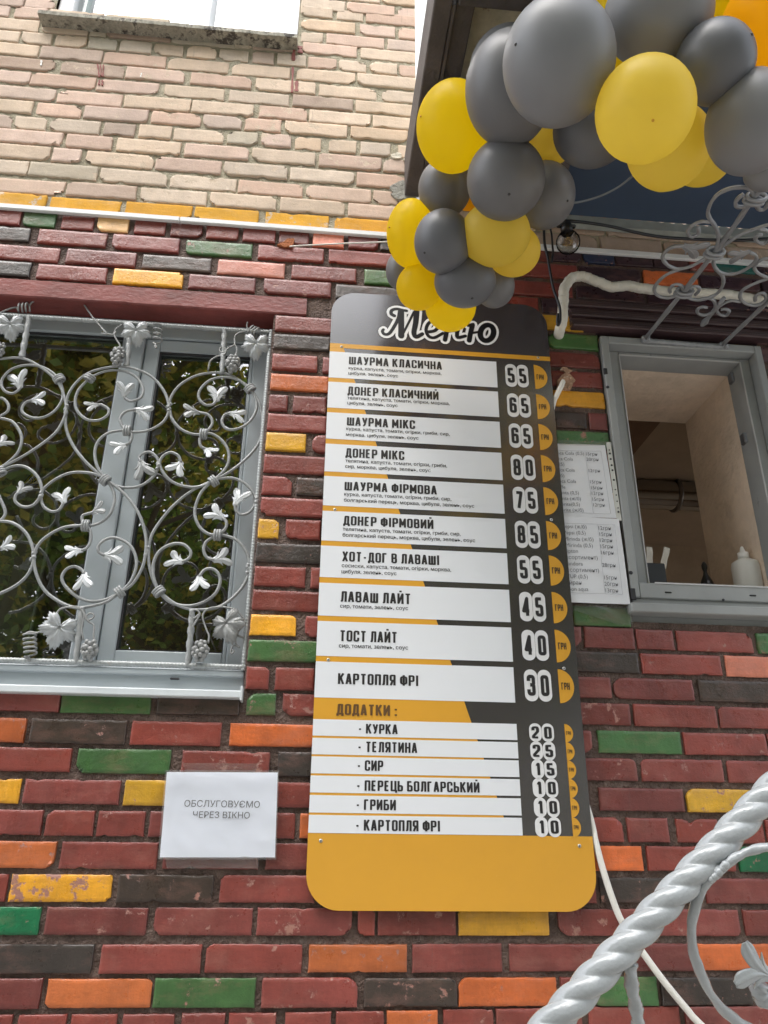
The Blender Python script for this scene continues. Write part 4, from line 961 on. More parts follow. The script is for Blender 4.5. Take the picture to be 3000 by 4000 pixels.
def coil(c0, c1, r, turns, y=YI-.006):
    a, b = I3(*c0, y), I3(*c1, y); ax = (b-a).normalized(); u = ax.cross(OUTN).normalized(); n = turns*12
    return [a+(b-a)*(i/n)+u*(math.cos(i*6.283/12)*r)+OUTN*(math.sin(i*6.283/12)*r*.8) for i in range(n+1)]
def tend(pts, r=.0029):
    mb = MB(); mb.tube(pts, r, 6); build('tendril', mb, IRONG, G)
def I_(l, y=YI-.006): return [I3(a, b, y) for a, b in l]
tend(cr(I_([(-30, 190), (0, 160), (50, 138), (85, 130)]), 5)+coil((95, 135), (150, 130), .016, 3)+cr(I_([(150, 120), (165, 103), (187, 97)]), 4))
tend(cr(I_([(415, 97), (470, 180), (530, 250), (548, 268), (515, 262)]), 2)); tend(cr(I_([(515, 235), (540, 262), (575, 270), (590, 255)]), 3))
tend(cr(I_([(620, 220), (590, 240), (580, 268), (595, 300), (608, 320), (610, 345)]), 5)); tend(cr(I_([(770, 212), (800, 215)]), 2)+coil((805, 218), (800, 310), .014, 4)+cr(I_([(795, 318), (785, 330), (796, 338), (790, 322)]), 4))
tend(cr(I_([(1058, 450), (1068, 405), (1100, 382), (1140, 370), (1148, 345), (1132, 332), (1115, 345), (1130, 362), (1165, 335), (1192, 320), (1192, 285), (1210, 262), (1262, 250)]), 4))
tend(cr(I_([(1192, 318), (1204, 345), (1195, 385)]), 4)); tend(cr(I_([(1258, 205), (1255, 230), (1268, 250)]), 4)+coil((1272, 245), (1312, 262), .018, 3))
tend(cr(I_([(285, 1705), (300, 1670), (340, 1655), (400, 1655), (432, 1690), (440, 1718), (470, 1712), (476, 1692), (455, 1686), (438, 1705), (450, 1728), (478, 1750), (476, 1810), (500, 1868)]), 4))
tend(cr(I_([(345, 1655), (410, 1665), (428, 1700), (415, 1760), (424, 1822)]), 5)); tend(cr(I_([(215, 1775), (185, 1785), (150, 1780)]), 4)+coil((150, 1790), (155, 1900), .017, 5)+cr(I_([(150, 1912), (140, 1925), (158, 1928), (150, 1912)]), 4))
tend(cr(I_([(975, 1760), (1000, 1720), (1015, 1685), (990, 1668), (966, 1688), (985, 1710), (1012, 1690)]), 5)); tend(cr(I_([(1130, 1652), (1060, 1662), (1030, 1700), (1050, 1770), (1062, 1800), (1058, 1838)]), 5))
tend(cr(I_([(1130, 1652), (1200, 1670), (1242, 1730), (1205, 1790), (1240, 1810), (1190, 1800), (1200, 1840), (1218, 1860), (1185, 1850), (1172, 1890), (1190, 1880), (1180, 1870)]), 4))
# the grille goes on to the left of the photograph with the same motif mirrored
mx0 = I3(-75, 1000).x
for o in list(G.children):
    wp = WO[o.name]
    if o.name.split('.')[0] in ('rebar_frame',) or wp.x < mx0+.13: continue
    q = o.copy(); COL.objects.link(q); q.parent = G; q.location = V((2*mx0-wp.x, wp.y, wp.z))-WO[G.name]; q.scale = (-1, 1, 1)
    for ch in o.children:
        h = ch.copy(); COL.objects.link(h); h.parent = q

# ================================================================== menu board
z4 = zm(1200, 1100, 1.508); z5 = zm(1200, 2200, 1.508)
YB = -.024
bx0, bx1 = P(1247, 2287, YB).x, P(2237, 2400, YB).x
bz0, bz1 = P(1627, 3559, YB).z, P(1700, 1166, YB).z
MBD = thing('menu_board', ((bx0+bx1)/2, YB, bz0), 'tall charcoal and orange menu board with white price rows, screwed to the brick wall', 'menu board')
def rrect(x0, x1, z0, z1, r, k=10, corners='1111'):
    o = []
    for i, (cx_, cz_, a0) in enumerate(((x0+r, z0+r, 180), (x1-r, z0+r, 270), (x1-r, z1-r, 0), (x0+r, z1-r, 90))):
        if corners[i] == '1': o += [(cx_+r*math.cos(R_(a0+90*j/k)), cz_+r*math.sin(R_(a0+90*j/k))) for j in range(k+1)]
        else: o.append((cx_+(r if i in (1, 2) else -r), cz_+(r if i in (2, 3) else -r)))
    return o
CH = M('board_charcoal', (.043, .036, .039), .24, var=.08, vscale=3, col2=(.07, .06, .055), c2s=70, c2t=.74, coat=1, coatr=.17, coati=1.95)
OR = M('board_orange', (.66, .33, .032), .34, var=.05, vscale=2, coat=.2, coatr=.22)
ORB = M('board_orange_scuffed', (.66, .33, .032), .34, var=.05, vscale=2, coat=.2, coatr=.22, col2=(.85, .78, .6), c2s=48, c2t=.715, soft=.01)
BW = M('board_white', (.74, .76, .79), .32, var=.02, vscale=2, coat=.2, coatr=.22); INK = M('board_ink', (.022, .02, .021), .4); INKB = M('board_brown_ink', (.12, .06, .02), .4)
mb = MB(); mb.prism(rrect(bx0, bx1, bz0, bz1, .085), YB, YB+.004); mb.m = [0 if i < 60 else 0 for i in mb.m]
build('panel', mb, CH, MBD)
zb6 = P(*z5(3, 1589), YB).z; zt1 = P(*z4(139, 388), YB).z; zt0 = P(*z4(139, 362), YB).z
mb = MB(); e = .0006
bot = [(x, z) for x, z in rrect(bx0, bx1, bz0, zb6+.2, .085) if z < zb6-.02]+[(bx1, zb6), (bx0, zb6)]
mb.prism(bot, YB-e, YB-e*.2); build('bottom_band', mb, ORB, MBD)
dx0, dx1 = P(1342, 1373, YB).x, P(1959, 3190, YB).x
mb = MB(); mb.prism([(bx0, zb6+.001), (dx1+.02, zb6+.001), (dx0, zt1+.0), (bx0, zt1)], YB-e, YB-e*.2); mb.prism([(bx0, zt1+.0005), (bx1, zt1+.0005), (bx1, zt0), (bx0, zt0)], YB-e, YB-e*.2); build('orange_print', mb, OR, MBD)
wxr = P(1988, 2306, YB).x
rows4 = [(412, 565), (590, 742), (770, 925), (955, 1118), (1145, 1318), (1350, 1525), (1555, 1740)]; rows5 = [(115, 308), (340, 545), (578, 790), (918, 1015), (1028, 1125), (1137, 1237), (1250, 1350), (1365, 1468), (1482, 1588)]
def edx4(y): return 147-73*(y-210)/1580
def edx5(y): return 77-77*(y-82)/1558
RZ = [(P(*z4(edx4(a), a), YB).z, P(*z4(edx4(b), b), YB).z) for a, b in rows4]+[(P(*z5(edx5(a), a), YB).z, P(*z5(edx5(b), b), YB).z) for a, b in rows5]
for zt_, zb_ in RZ:
    mb = MB(); mb.prism([(bx0, zb_), (wxr, zb_), (wxr, zt_), (bx0, zt_)], YB-2*e, YB-1.2*e); build('white_row', mb, BW, MBD)
TI = [(0, 'ШАУРМА КЛАСИЧНА', 245, 793, 440, 488), (0, 'ДОНЕР КЛАСИЧНИЙ', 237, 773, 618, 668), (0, 'ШАУРМА МІКС', 233, 635, 797, 848), (0, 'ДОНЕР МІКС', 225, 572, 982, 1035), (0, 'ШАУРМА ФІРМОВА', 219, 763, 1177, 1230), (0, 'ДОНЕР ФІРМОВИЙ', 212, 743, 1380, 1435), (0, 'ХОТ-ДОГ В ЛАВАШІ', 205, 778, 1590, 1648),
      (1, 'ЛАВАШ ЛАЙТ', 195, 610, 165, 228), (1, 'ТОСТ ЛАЙТ', 190, 530, 395, 460), (1, 'КАРТОПЛЯ ФРІ', 180, 655, 648, 712), (1, 'ДОДАТКИ :', 172, 530, 828, 893), (1, '- КУРКА', 298, 533, 945, 1003), (1, '- ТЕЛЯТИНА', 295, 648, 1050, 1112), (1, '- СИР', 292, 447, 1160, 1222), (1, '- ПЕРЕЦЬ БОЛГАРСЬКИЙ', 288, 1015, 1278, 1340), (1, '- ГРИБИ', 285, 522, 1390, 1453), (1, '- КАРТОПЛЯ ФРІ', 282, 783, 1510, 1575)]
tz = []
for v5, s_, x0, x1, yt, yb_ in TI:
    zz = z5 if v5 else z4; a = P(*zz(x0, yb_), YB); t_ = P(*zz(x0, yt), YB)
    px, py = zz(x1, yb_); x1w = P(px, py, YB).x
    mb = MB(); word(mb, s_, a.x, x1w, a.z, t_.z-a.z, YB-3.2*e); build('row_lettering', mb, INKB if 'ДОДАТКИ' in s_ else INK, MBD); tz.append(a.z)
SUB = [(0, ['курка, капуста, томати, огірки, морква,', 'цибуля, зелень, соус'], 243, 790, 518, 548), (0, ['телятина, капуста, томати, огірки, морква,', 'цибуля, зелень, соус'], 236, 838, 694, 724), (0, ['курка, капуста, томати, огірки, гриби, сир,', 'морква, цибуля, зелень, соус'], 229, 838, 876, 910), (0, ['телятина, капуста, томати, огірки, гриби,', 'сир, морква, цибуля, зелень, соус'], 224, 823, 1065, 1098),
       (0, ['курка, капуста, томати, огірки, гриби, сир,', 'болгарський перець, морква, цибуля, зелень, соус'], 217, 848, 1262, 1297), (0, ['телятина, капуста, томати, огірки, гриби, сир,', 'болгарський перець, морква, цибуля, зелень, соус'], 209, 902, 1468, 1503), (0, ['сосиски, капуста, томати, огірки, морква,', 'цибуля, зелень, соус'], 203, 847, 1683, 1718), (1, ['сир, томати, зелень, соус'], 193, 595, 263, 0), (1, ['сир, томати, зелень, соус'], 186, 595, 497, 0)]
for v5, ls, x0, x1, y1, y2 in SUB:
    zz = z5 if v5 else z4; a = P(*zz(x0, y1), YB); xe_ = P(*zz(x1, y1), YB).x
    vs, fs = text_mesh(ls[0], .018); k = (xe_-a.x)/(max(v[0] for v in vs)-min(v[0] for v in vs)); mb = MB(); line(mb, ls[0], a.z, YB-3.2*e, k, x0=a.x, bold=.018)
    if len(ls) > 1: b_ = P(*zz(x0, y2), YB); line(mb, ls[1], b_.z, YB-3.2*e, k, x0=a.x, bold=.018)
    build('ingredient_lettering', mb, INK, MBD)
PR = ['55', '65', '65', '80', '75', '85', '55', '45', '40', '30', '20', '25', '15', '10', '10', '10']
c1, c2 = P(1995, 1463, YB).x, P(2040, 1466, YB).x; b1_, b2_ = P(2120, 2681, YB).x, 0
big = [(P(*z4(1200, 548), YB).x, P(*z4(1268, 551), YB).x), (P(*z5(1380, 1560), YB).x, P(*z5(1457, 1562), YB).x)]
bl0 = P(*z4(1338, 555), YB).x; sm0 = P(*z5(1562, 1560), YB).x
for i, pr in enumerate(PR):
    zt_, zb_ = RZ[i]; zc = (zt_+zb_)/2; small = i > 9
    H = (.0905 if small is False else .0665)
    if small: H = (RZ[10][0]-RZ[15][0])/5*1.02
    xs = big[1] if small else big[0]; hw_ = (xs[1]-xs[0])*.49; mb = MB()
    polys = [rrect(x-hw_, x+hw_, zc-H/2, zc+H/2, hw_*.96) for x in xs]
    vs, fs = union(polys); mb.add([(a, YB-2.2*e, b) for a, b in vs], fs); build('price_bubble', mb, M('bubble_white', (.74, .74, .74), .34), MBD)
    mb = MB(); hh = H*.66
    for x, ch in zip(xs, pr): word(mb, ch, x-hw_*.62*(.62 if ch == '1' else 1), x+hw_*.62*(.75 if ch == '1' else 1), zc-hh/2, hh, YB-3.2*e, t=.17)
    build('price_digits', mb, INK, MBD)
    x0 = sm0 if small else bl0; rz = H*.5 if small else H*.535; rx = rz*.64 if small else rz*.93
    rx = (P(*z5(1612, 1560), YB).x-x0) if small else (P(*z4(1413, 555), YB).x-x0)
    mb = MB(); mb.prism([(x0+rx*math.cos(R_(-90+180*j/24)), zc+rz*math.sin(R_(-90+180*j/24))) for j in range(25)], YB-2.3*e, YB-1.6*e); build('currency_badge', mb, OR, MBD)
    mb = MB(); h2 = rz*.42; wd = rx*.55; word(mb, 'ГРН', x0+rx*.16, x0+rx*.16+wd, zc-h2/2, h2, YB-3.2*e, t=.15); build('currency_lettering', mb, INK, MBD)
# the brush-script heading: strokes traced in the view zM
zM = zm(1400, 1100, 2.765)
HD = [([(388, 372), (355, 352), (358, 315), (410, 298), (470, 310), (520, 318)], 30, 24), ([(445, 325), (430, 400), (385, 490), (330, 565), (280, 570), (258, 540), (270, 520)], 30, 22), ([(462, 322), (462, 460), (462, 590)], 52, 56), ([(470, 590), (540, 450), (600, 330)], 14, 18), ([(628, 325), (618, 450), (598, 555), (625, 600), (690, 568)], 54, 34),
      ([(745, 548), (830, 530), (862, 470), (820, 425), (760, 450), (730, 520), (755, 590), (820, 608), (912, 560)], 30, 26), ([(962, 440), (952, 540), (935, 632)], 40, 40), ([(1098, 440), (1068, 540), (1072, 605), (1155, 590)], 42, 28), ([(950, 545), (1075, 532)], 16, 16),
      ([(1185, 478), (1238, 462)], 26, 26), ([(1232, 470), (1210, 560), (1196, 640)], 44, 44), ([(1215, 560), (1330, 542)], 20, 20)]
def hp(a, b): q = P(*zM(a, b), YB); return (q.x, q.z)
kpx = (P(*zM(1000, 500), YB)-P(*zM(900, 500), YB)).length/100
for nm, extra, mt, ly in (('heading_outline', 78, M('halo_grey', (.03, .03, .03), .4), 1.0), ('heading_halo', 66, M('halo_white', (.80, .81, .82), .35), 1.8), ('heading_shadow', 10, M('halo_grey', (.03, .03, .03), .4), 2.5), ('heading_lettering', 0, M('heading_black', (.006, .006, .008), .35), 3.2)):
    polys = []
    for pl, w0, w1 in HD:
        pts = [(q.x, q.y) for q in cr([V((x, y, 0)) for x, y in pl], 3)]; pts = [hp(*q) for q in pts]
        polys += stroke(pts, 1, wf=lambda s_, w0=w0, w1=w1: ((w0+(w1-w0)*s_)+extra)*kpx, capround=True)
    ring = [hp(1388+72*math.cos(j*6.2832/24)+.12*82*math.sin(j*6.2832/24), 556-85*math.sin(j*6.2832/24)) for j in range(24)]
    polys += stroke(ring, (52+extra*.9)*kpx, True)
    vs, fs = union(polys); mb = MB(); mb.add([(a, YB-ly*e, b) for a, b in vs], fs); build(nm, mb, mt, MBD)
SC = M('screw_zinc', (.55, .55, .52), .35, .8)
for zz, a, b in ((z4, 202, 384), (z4, 1360, 448), (z4, 163, 1343), (z4, 1438, 1403), (z5, 124, 569), (z5, 1512, 620), (z5, 80, 1635), (z5, 1603, 1665)):
    c = P(*zz(a, b), YB); mb = MB(); mb.lathe([(.0048, 0), (.0048, .0012), (.0035, .0026), (.0012, .003)], c, (0, -1, 0), 14); so = build('screw', mb, SC, MBD)
    mb = MB(); mb.box((c.x-.0028, YB-.0036, c.z-.0006), (c.x+.0028, YB-.0029, c.z+.0006)); mb.box((c.x-.0006, YB-.0036, c.z-.0028), (c.x+.0006, YB-.0029, c.z-.00065)); mb.box((c.x-.0006, YB-.0036, c.z+.00065), (c.x+.0006, YB-.0029, c.z+.0028)); build('screw_slot', mb, INK, so)

# ================================================================== paper notices
PAPER = M('paper', (.82, .86, .95), .5, var=.02); PINK = M('print_grey', (.09, .09, .10), .6)
FILM = glass('clear_film', 1.0, (.97, .97, .97), .12, haze=.06)
def bil(c, u, v): return (c[0]*(1-u)+c[1]*u)*(1-v)+(c[3]*(1-u)+c[2]*u)*v
def paper(name, corners, y, m, parent, amp=.0025, seed=0, th=.0006, n=26):
    c = [P(*q, y) for q in corners]; mb = MB(); vs = []; fs = []
    for j in range(n+1):
        for i in range(n+1):
            p = bil(c, i/n, j/n); d = noise.noise(V((p.x*9+seed, 3, p.z*9)))*amp+abs(noise.noise(V((p.x*16+p.z*9+seed, 1, p.z*14))))*amp*.8; vs.append(p+V((0, d-amp*.4, 0)))
    k0 = len(vs); vs += [v+V((0, th, 0)) for v in vs]
    for j in range(n):
        for i in range(n):
            k = j*(n+1)+i; q = (k, k+n+1, k+n+2, k+1); fs.append(q); fs.append(tuple(x+k0 for x in q[::-1]))
    mb.add(vs, fs, 0, True); return build(name, mb, m, parent), c
def onsheet(c, zz):                              # writing follows the sheet's own slant
    ux = (c[1]-c[0]).normalized()
    return ux
cN = [(653, 3016), (1085, 3018), (1074, 3349), (624, 3349)]
N_ = thing('paper_notice', P(860, 3349, -.016), 'white printed notice in a clear sleeve, taped to the red bricks', 'notice')
o, c = paper('sheet', cN, -.0125, PAPER, N_, .0042, seed=3)
mb = MB()
for s_, x0, x1, yt, yb_ in (('ОБСЛУГОВУЄМО', 795, 1122, 580, 609), ('ЧЕРЕЗ ВІКНО', 832, 1078, 629, 657)):
    a = P(*zL(x0, yb_), -.015); b = P(*zL(x1, yb_), -.015); t_ = P(*zL(x0, yt), -.015)
    line(mb, s_, a.z, -.015, (t_.z-a.z)/.727, x0=a.x, x1=b.x, fit=True, xf=lambda X, Z: (X, -.0125+noise.noise(V((X*9+3, 3, Z*9)))*.0042+abs(noise.noise(V((X*16+Z*9+3, 1, Z*14))))*.0042*.8-.4*.0042-.0011, Z))
build('printed_words', mb, PINK, N_)
paper('clear_sleeve', [(646, 3008), (1090, 3010), (1079, 3357), (616, 3357)], -.0215, FILM, N_, .0025, 8)
for crn, lab in (([(712, 2980), (1010, 2982), (995, 3022), (728, 3024)], 'strip of clear tape along the top of the white notice'), ([(645, 3345), (1012, 3345), (1008, 3392), (652, 3392)], 'strip of clear tape under the bottom of the white notice')):
    q = [P(*x, -.009) for x in crn]; o, _ = paper('clear_tape', crn, -.010, glass('tape_film', 2.0, (.93, .92, .9), .2, haze=.03), None, .004, 5, n=14); tag(o, lab, 'tape')
A = thing('drink_price_sheet', P(2270, 2060, -.014), 'upper white drink price sheet, in a punched sleeve beside the serving window', 'price sheet', 'drink price sheets')
c1_ = [z7(20, 795), z7(485, 808), z7(568, 1335), z7(60, 1318)]
paper('sheet', c1_, -.011, M('paper_grey', (.72, .73, .75), .5, var=.02), A, .0018, 12)
paper('punched_strip', [z7(492, 787), z7(525, 787), z7(606, 1353), z7(571, 1350)], -.011, M('sleeve_strip', (.6, .6, .55), .4), A, .001, 2, n=10)
mb = MB()
for a, b in ((517, 843), (521, 868), (527, 908), (534, 952), (540, 988), (550, 1058), (561, 1128), (567, 1167), (573, 1212), (580, 1260), (583, 1288)):
    q = P(*z7(a, b), -.0135); r_ = .0035 if b % 3 else .0022; mb.lathe([(r_, 0), (r_, .001)], q, (0, 1, 0), 10)
build('punch_hole', mb, DARKR, A)
Bq = thing('drink_price_sheet', P(2340, 2360, -.017), 'lower white drink price sheet, overlapping the bottom of the upper one', 'price sheet', 'drink price sheets')
paper('sheet', [z7(30, 1312), z7(585, 1339), z7(668, 1956), z7(85, 1935)], -.0145, M('paper_grey', (.72, .73, .75), .5), Bq, .0018, 21)
def put(mb, s_, x, y, size, right, Y):
    p = P(*z7(x, y), Y); q = P(*z7(x+100, y+2.2), Y); d = (q-p).normalized()
    xf = lambda X, Z: (p+d*X+V((0, 0, Z))); 
    vs, fs = text_mesh(s_, -.004); a = min(v[0] for v in vs); b = max(v[0] for v in vs)
    ox = -b*size*.93 if right else -a*size*.93
    mb.add([xf(ox+v[0]*size*.93, v[1]*size) for v in vs], fs)
mb = MB(); sz_ = (P(*z7(300, 860), 0).z-P(*z7(300, 884), 0).z)/.72
for s_, x1, y in (('Coca Cola (0,5)', 335, 880), ('Coca Cola', 255, 920), ('(1,25)', 193, 958), ('Coca Cola', 268, 1000), ('(ж/б)', 193, 1040), ('Coca Cola', 278, 1081), ('Coffe', 200, 1122), ('Fanta (0,5)', 298, 1164), ('Fanta (ж/б)', 312, 1206), ('Sprite(0,5)', 305, 1247), ('Sprite (ж/б)', 331, 1289)): put(mb, s_, x1, y, sz_, True, -.0148)
for s_, x0, y in (('15грн', 350, 883), ('20грн', 353, 922), ('12грн', 369, 1003), ('15грн', 379, 1084), ('15грн', 386, 1126), ('12грн', 391, 1167), ('15грн', 396, 1209), ('12грн', 402, 1250)): put(mb, s_, x0, y, sz_, False, -.0148)
build('printed_words', mb, PINK, A)
mb = MB(); sz_ *= 1.05
for s_, x1, y in (('Pepsi (ж/б)', 353, 1409), ('Pepsi (0,5)', 346, 1453), ('Mirinda (ж/б)', 403, 1500), ('Mirinda (0,5)', 398, 1545), ('Lipton', 291, 1584), ('(ассортимент)', 433, 1633), ('Sandora', 326, 1676), ('(ассортимент)', 443, 1724), ('7UP (0,5)', 362, 1769), ('Айран', 317, 1813), ('Bon aqua', 366, 1859)): put(mb, s_, x1, y, sz_, True, -.0183)
for s_, x0, y in (('12грн', 440, 1418), ('15грн', 447, 1462), ('12грн', 450, 1505), ('15грн', 455, 1550), ('16грн', 459, 1595), ('28грн', 466, 1685), ('15грн', 481, 1775), ('20грн', 483, 1821), ('13грн', 490, 1868)): put(mb, s_, x0, y, sz_, False, -.0183)
build('printed_words', mb, PINK, Bq)
TL = M('table_line', (.5, .5, .52), .6)
for par, Yt, ls in ((A, -.0146, (((60, 845), (456, 852)), ((456, 852), (527, 1303)), ((340, 850), (402, 1300)), ((100, 1290), (527, 1303)))), (Bq, -.0181, (((100, 1367), (555, 1382)), ((555, 1382), (612, 1884)), ((432, 1380), (487, 1880)), ((120, 1866), (612, 1884))))):
    mb = MB()
    for a, b in ls: mb.tube([P(*z7(*a), Yt), P(*z7(*b), Yt)], .0006, 4)
    build('table_lines', mb, TL, par)
for crn, lab in (([z7(110, 1948), z7(672, 1952), z7(690, 2100), z7(600, 2110)], 'wrinkled clear tape on the green brick under the lower drink price sheet'), ([z7(140, 770), z7(500, 785), z7(490, 815), z7(150, 806)], 'clear tape over the top of the upper drink price sheet')):
    o, _ = paper('clear_tape', crn, -.0165 if 'upper' in lab else -.008, MATS['tape_film'], None, .004, 15, n=14); tag(o, lab, 'tape')

# ================================================================== balcony with steel frame, overhead
BR = M('brown_steel', (.085, .075, .072), .6, var=.3, vscale=9, bump=.4, bscale=60, col2=(.25, .13, .07), c2s=16, c2t=.70)
BZ = 3.82; bxl = .262; byf = P(1790, 55, -.7).y
fz = lambda px, py: None
BY = -.80
T = thing('balcony', (.55, -.35, BZ), 'brown steel framed balcony slab overhead, with stained concrete underneath and a glazed front', 'balcony')
mb = MB(); mb.box((bxl, BY-.35, BZ), (bxl+.055, 0, BZ+.20), 0, .004); mb.box((bxl+.056, BY+.06, BZ-.0), (bxl+.066, -.002, BZ+.11)); mb.box((bxl+.067, BY+.06, BZ+.02), (bxl+.125, -.002, BZ+.10), 0, .004); build('side_beam', mb, BR, T)
mb = MB(); mb.box((bxl+.07, BY-.06, BZ-.012), (1.2, BY+.055, BZ+.015), 0, .004); mb.box((bxl+.07, BY+.03, BZ+.016), (1.2, BY+.055, BZ+.11)); mb.box((bxl+.058, BY-.35, BZ+.03), (1.2, BY-.075, BZ+.2), 0, .004); build('front_beam', mb, BR, T)
mb = MB(); sheet(mb, 0, 1, 0, 1, 0, .5, 0); mb = MB(); mb.box((bxl+.06, BY+.05, BZ+.11), (1.2, 0, BZ+.2)); build('concrete_slab', mb, M('stained_concrete', (.46, .44, .33), .95, var=.25, vscale=14, bump=.7, bscale=60, col2=(.12, .045, .03), c2s=22, c2t=.6, soft=.08), T)
gx = P(2034, 30, BY-.36).x; mb = MB(); mb.box((gx, BY-.40, BZ+.0), (gx+.03, BY-.36, BZ+1.2), 0, .003); mb.box((gx+.03, BY-.4, BZ), (1.2, BY-.36, BZ+.05), 0, .003); fo = build('glazing_frame', mb, WHITE, T)
mb = MB(); mb.box((gx+.031, BY-.385, BZ+.051), (1.2, BY-.38, BZ+1.2)); build('frosted_pane', mb, M('frosted', (.75, .85, .9), .2, trans=.5), fo)

# ================================================================== canopy of blue sheet metal over the serving window
T = thing('canopy', (1.6, -.4, 3.74), 'dark blue corrugated sheet canopy over the serving window', 'canopy')
NAVY = M('navy_sheet', (.05, .078, .13), .5, var=.12, vscale=3)
z0c, zfc = 3.772, 3.74; xa, xb = .80, 2.6; yo = -.92
mb = MB(); vs = []; fs = []; n = 120
for i in range(n+1):
    x = xa+(xb-xa)*i/n; h = .007*math.sin(x*2*math.pi/.045)
    vs += [(x, -.03, z0c+h+.012), (x, yo, zfc+h*.3+.012), (x, yo, zfc+h*.3+.016), (x, -.03, z0c+h+.016)]
for i in range(n):
    k = i*4
    for j in range(4): fs.append((k+j, k+(j+1) % 4, k+4+(j+1) % 4, k+4+j))
mb.add(vs, fs, 0, True); build('roof_sheet', mb, NAVY, T)
mb = MB(); mb.box((xa, yo+.02, zfc-.004), (xb, -.028, zfc+.0)); 
mb = MB(); mb.add([(xa, yo, zfc-.002), (xb, yo, zfc-.002), (xb, -.028, z0c-.004), (xa, -.028, z0c-.004)], [(0, 1, 2, 3)]); build('lining', mb, NAVY, T)
mb = MB(); vs = []; fs = []
for i in range(n+1):
    x = xa+(xb-xa)*i/n; h = .004*math.sin(x*2*math.pi/.045)
    vs += [(x, -.027, z0c-.004+h), (x, -.027, z0c-.045), (x, -.006, z0c-.05), (x, -.006, z0c+.01)]
for i in range(n):
    k = i*4
    for j in range(4): fs.append((k+j, k+4+j, k+4+(j+1) % 4, k+(j+1) % 4))
mb.add(vs, fs); build('wall_flashing', mb, M('galvanised', (.36, .39, .37), .5, .3, var=.2, vscale=12), T)
mb = MB(); mb.box((xa-.03, yo-.03, zfc-.03), (xb, yo, zfc+.05), 0, .004); mb.box((xa-.03, yo, zfc-.03), (xa-.001, -.03, zfc+.05), 0, .004); build('edge_frame', mb, BR, T)
mb = MB(); pts = cr([P(1950, 815, -.12), P(2240, 793, -.18), P(2390, 745, -.3), P(2500, 660, -.45), P(2580, 560, -.6)], 8); mb.tube(pts, .004, 6)
tag(build('canopy_cable', mb, M('cable_grey', (.22, .25, .28), .5)), 'thin grey cable hanging under the dark blue canopy', 'cable')

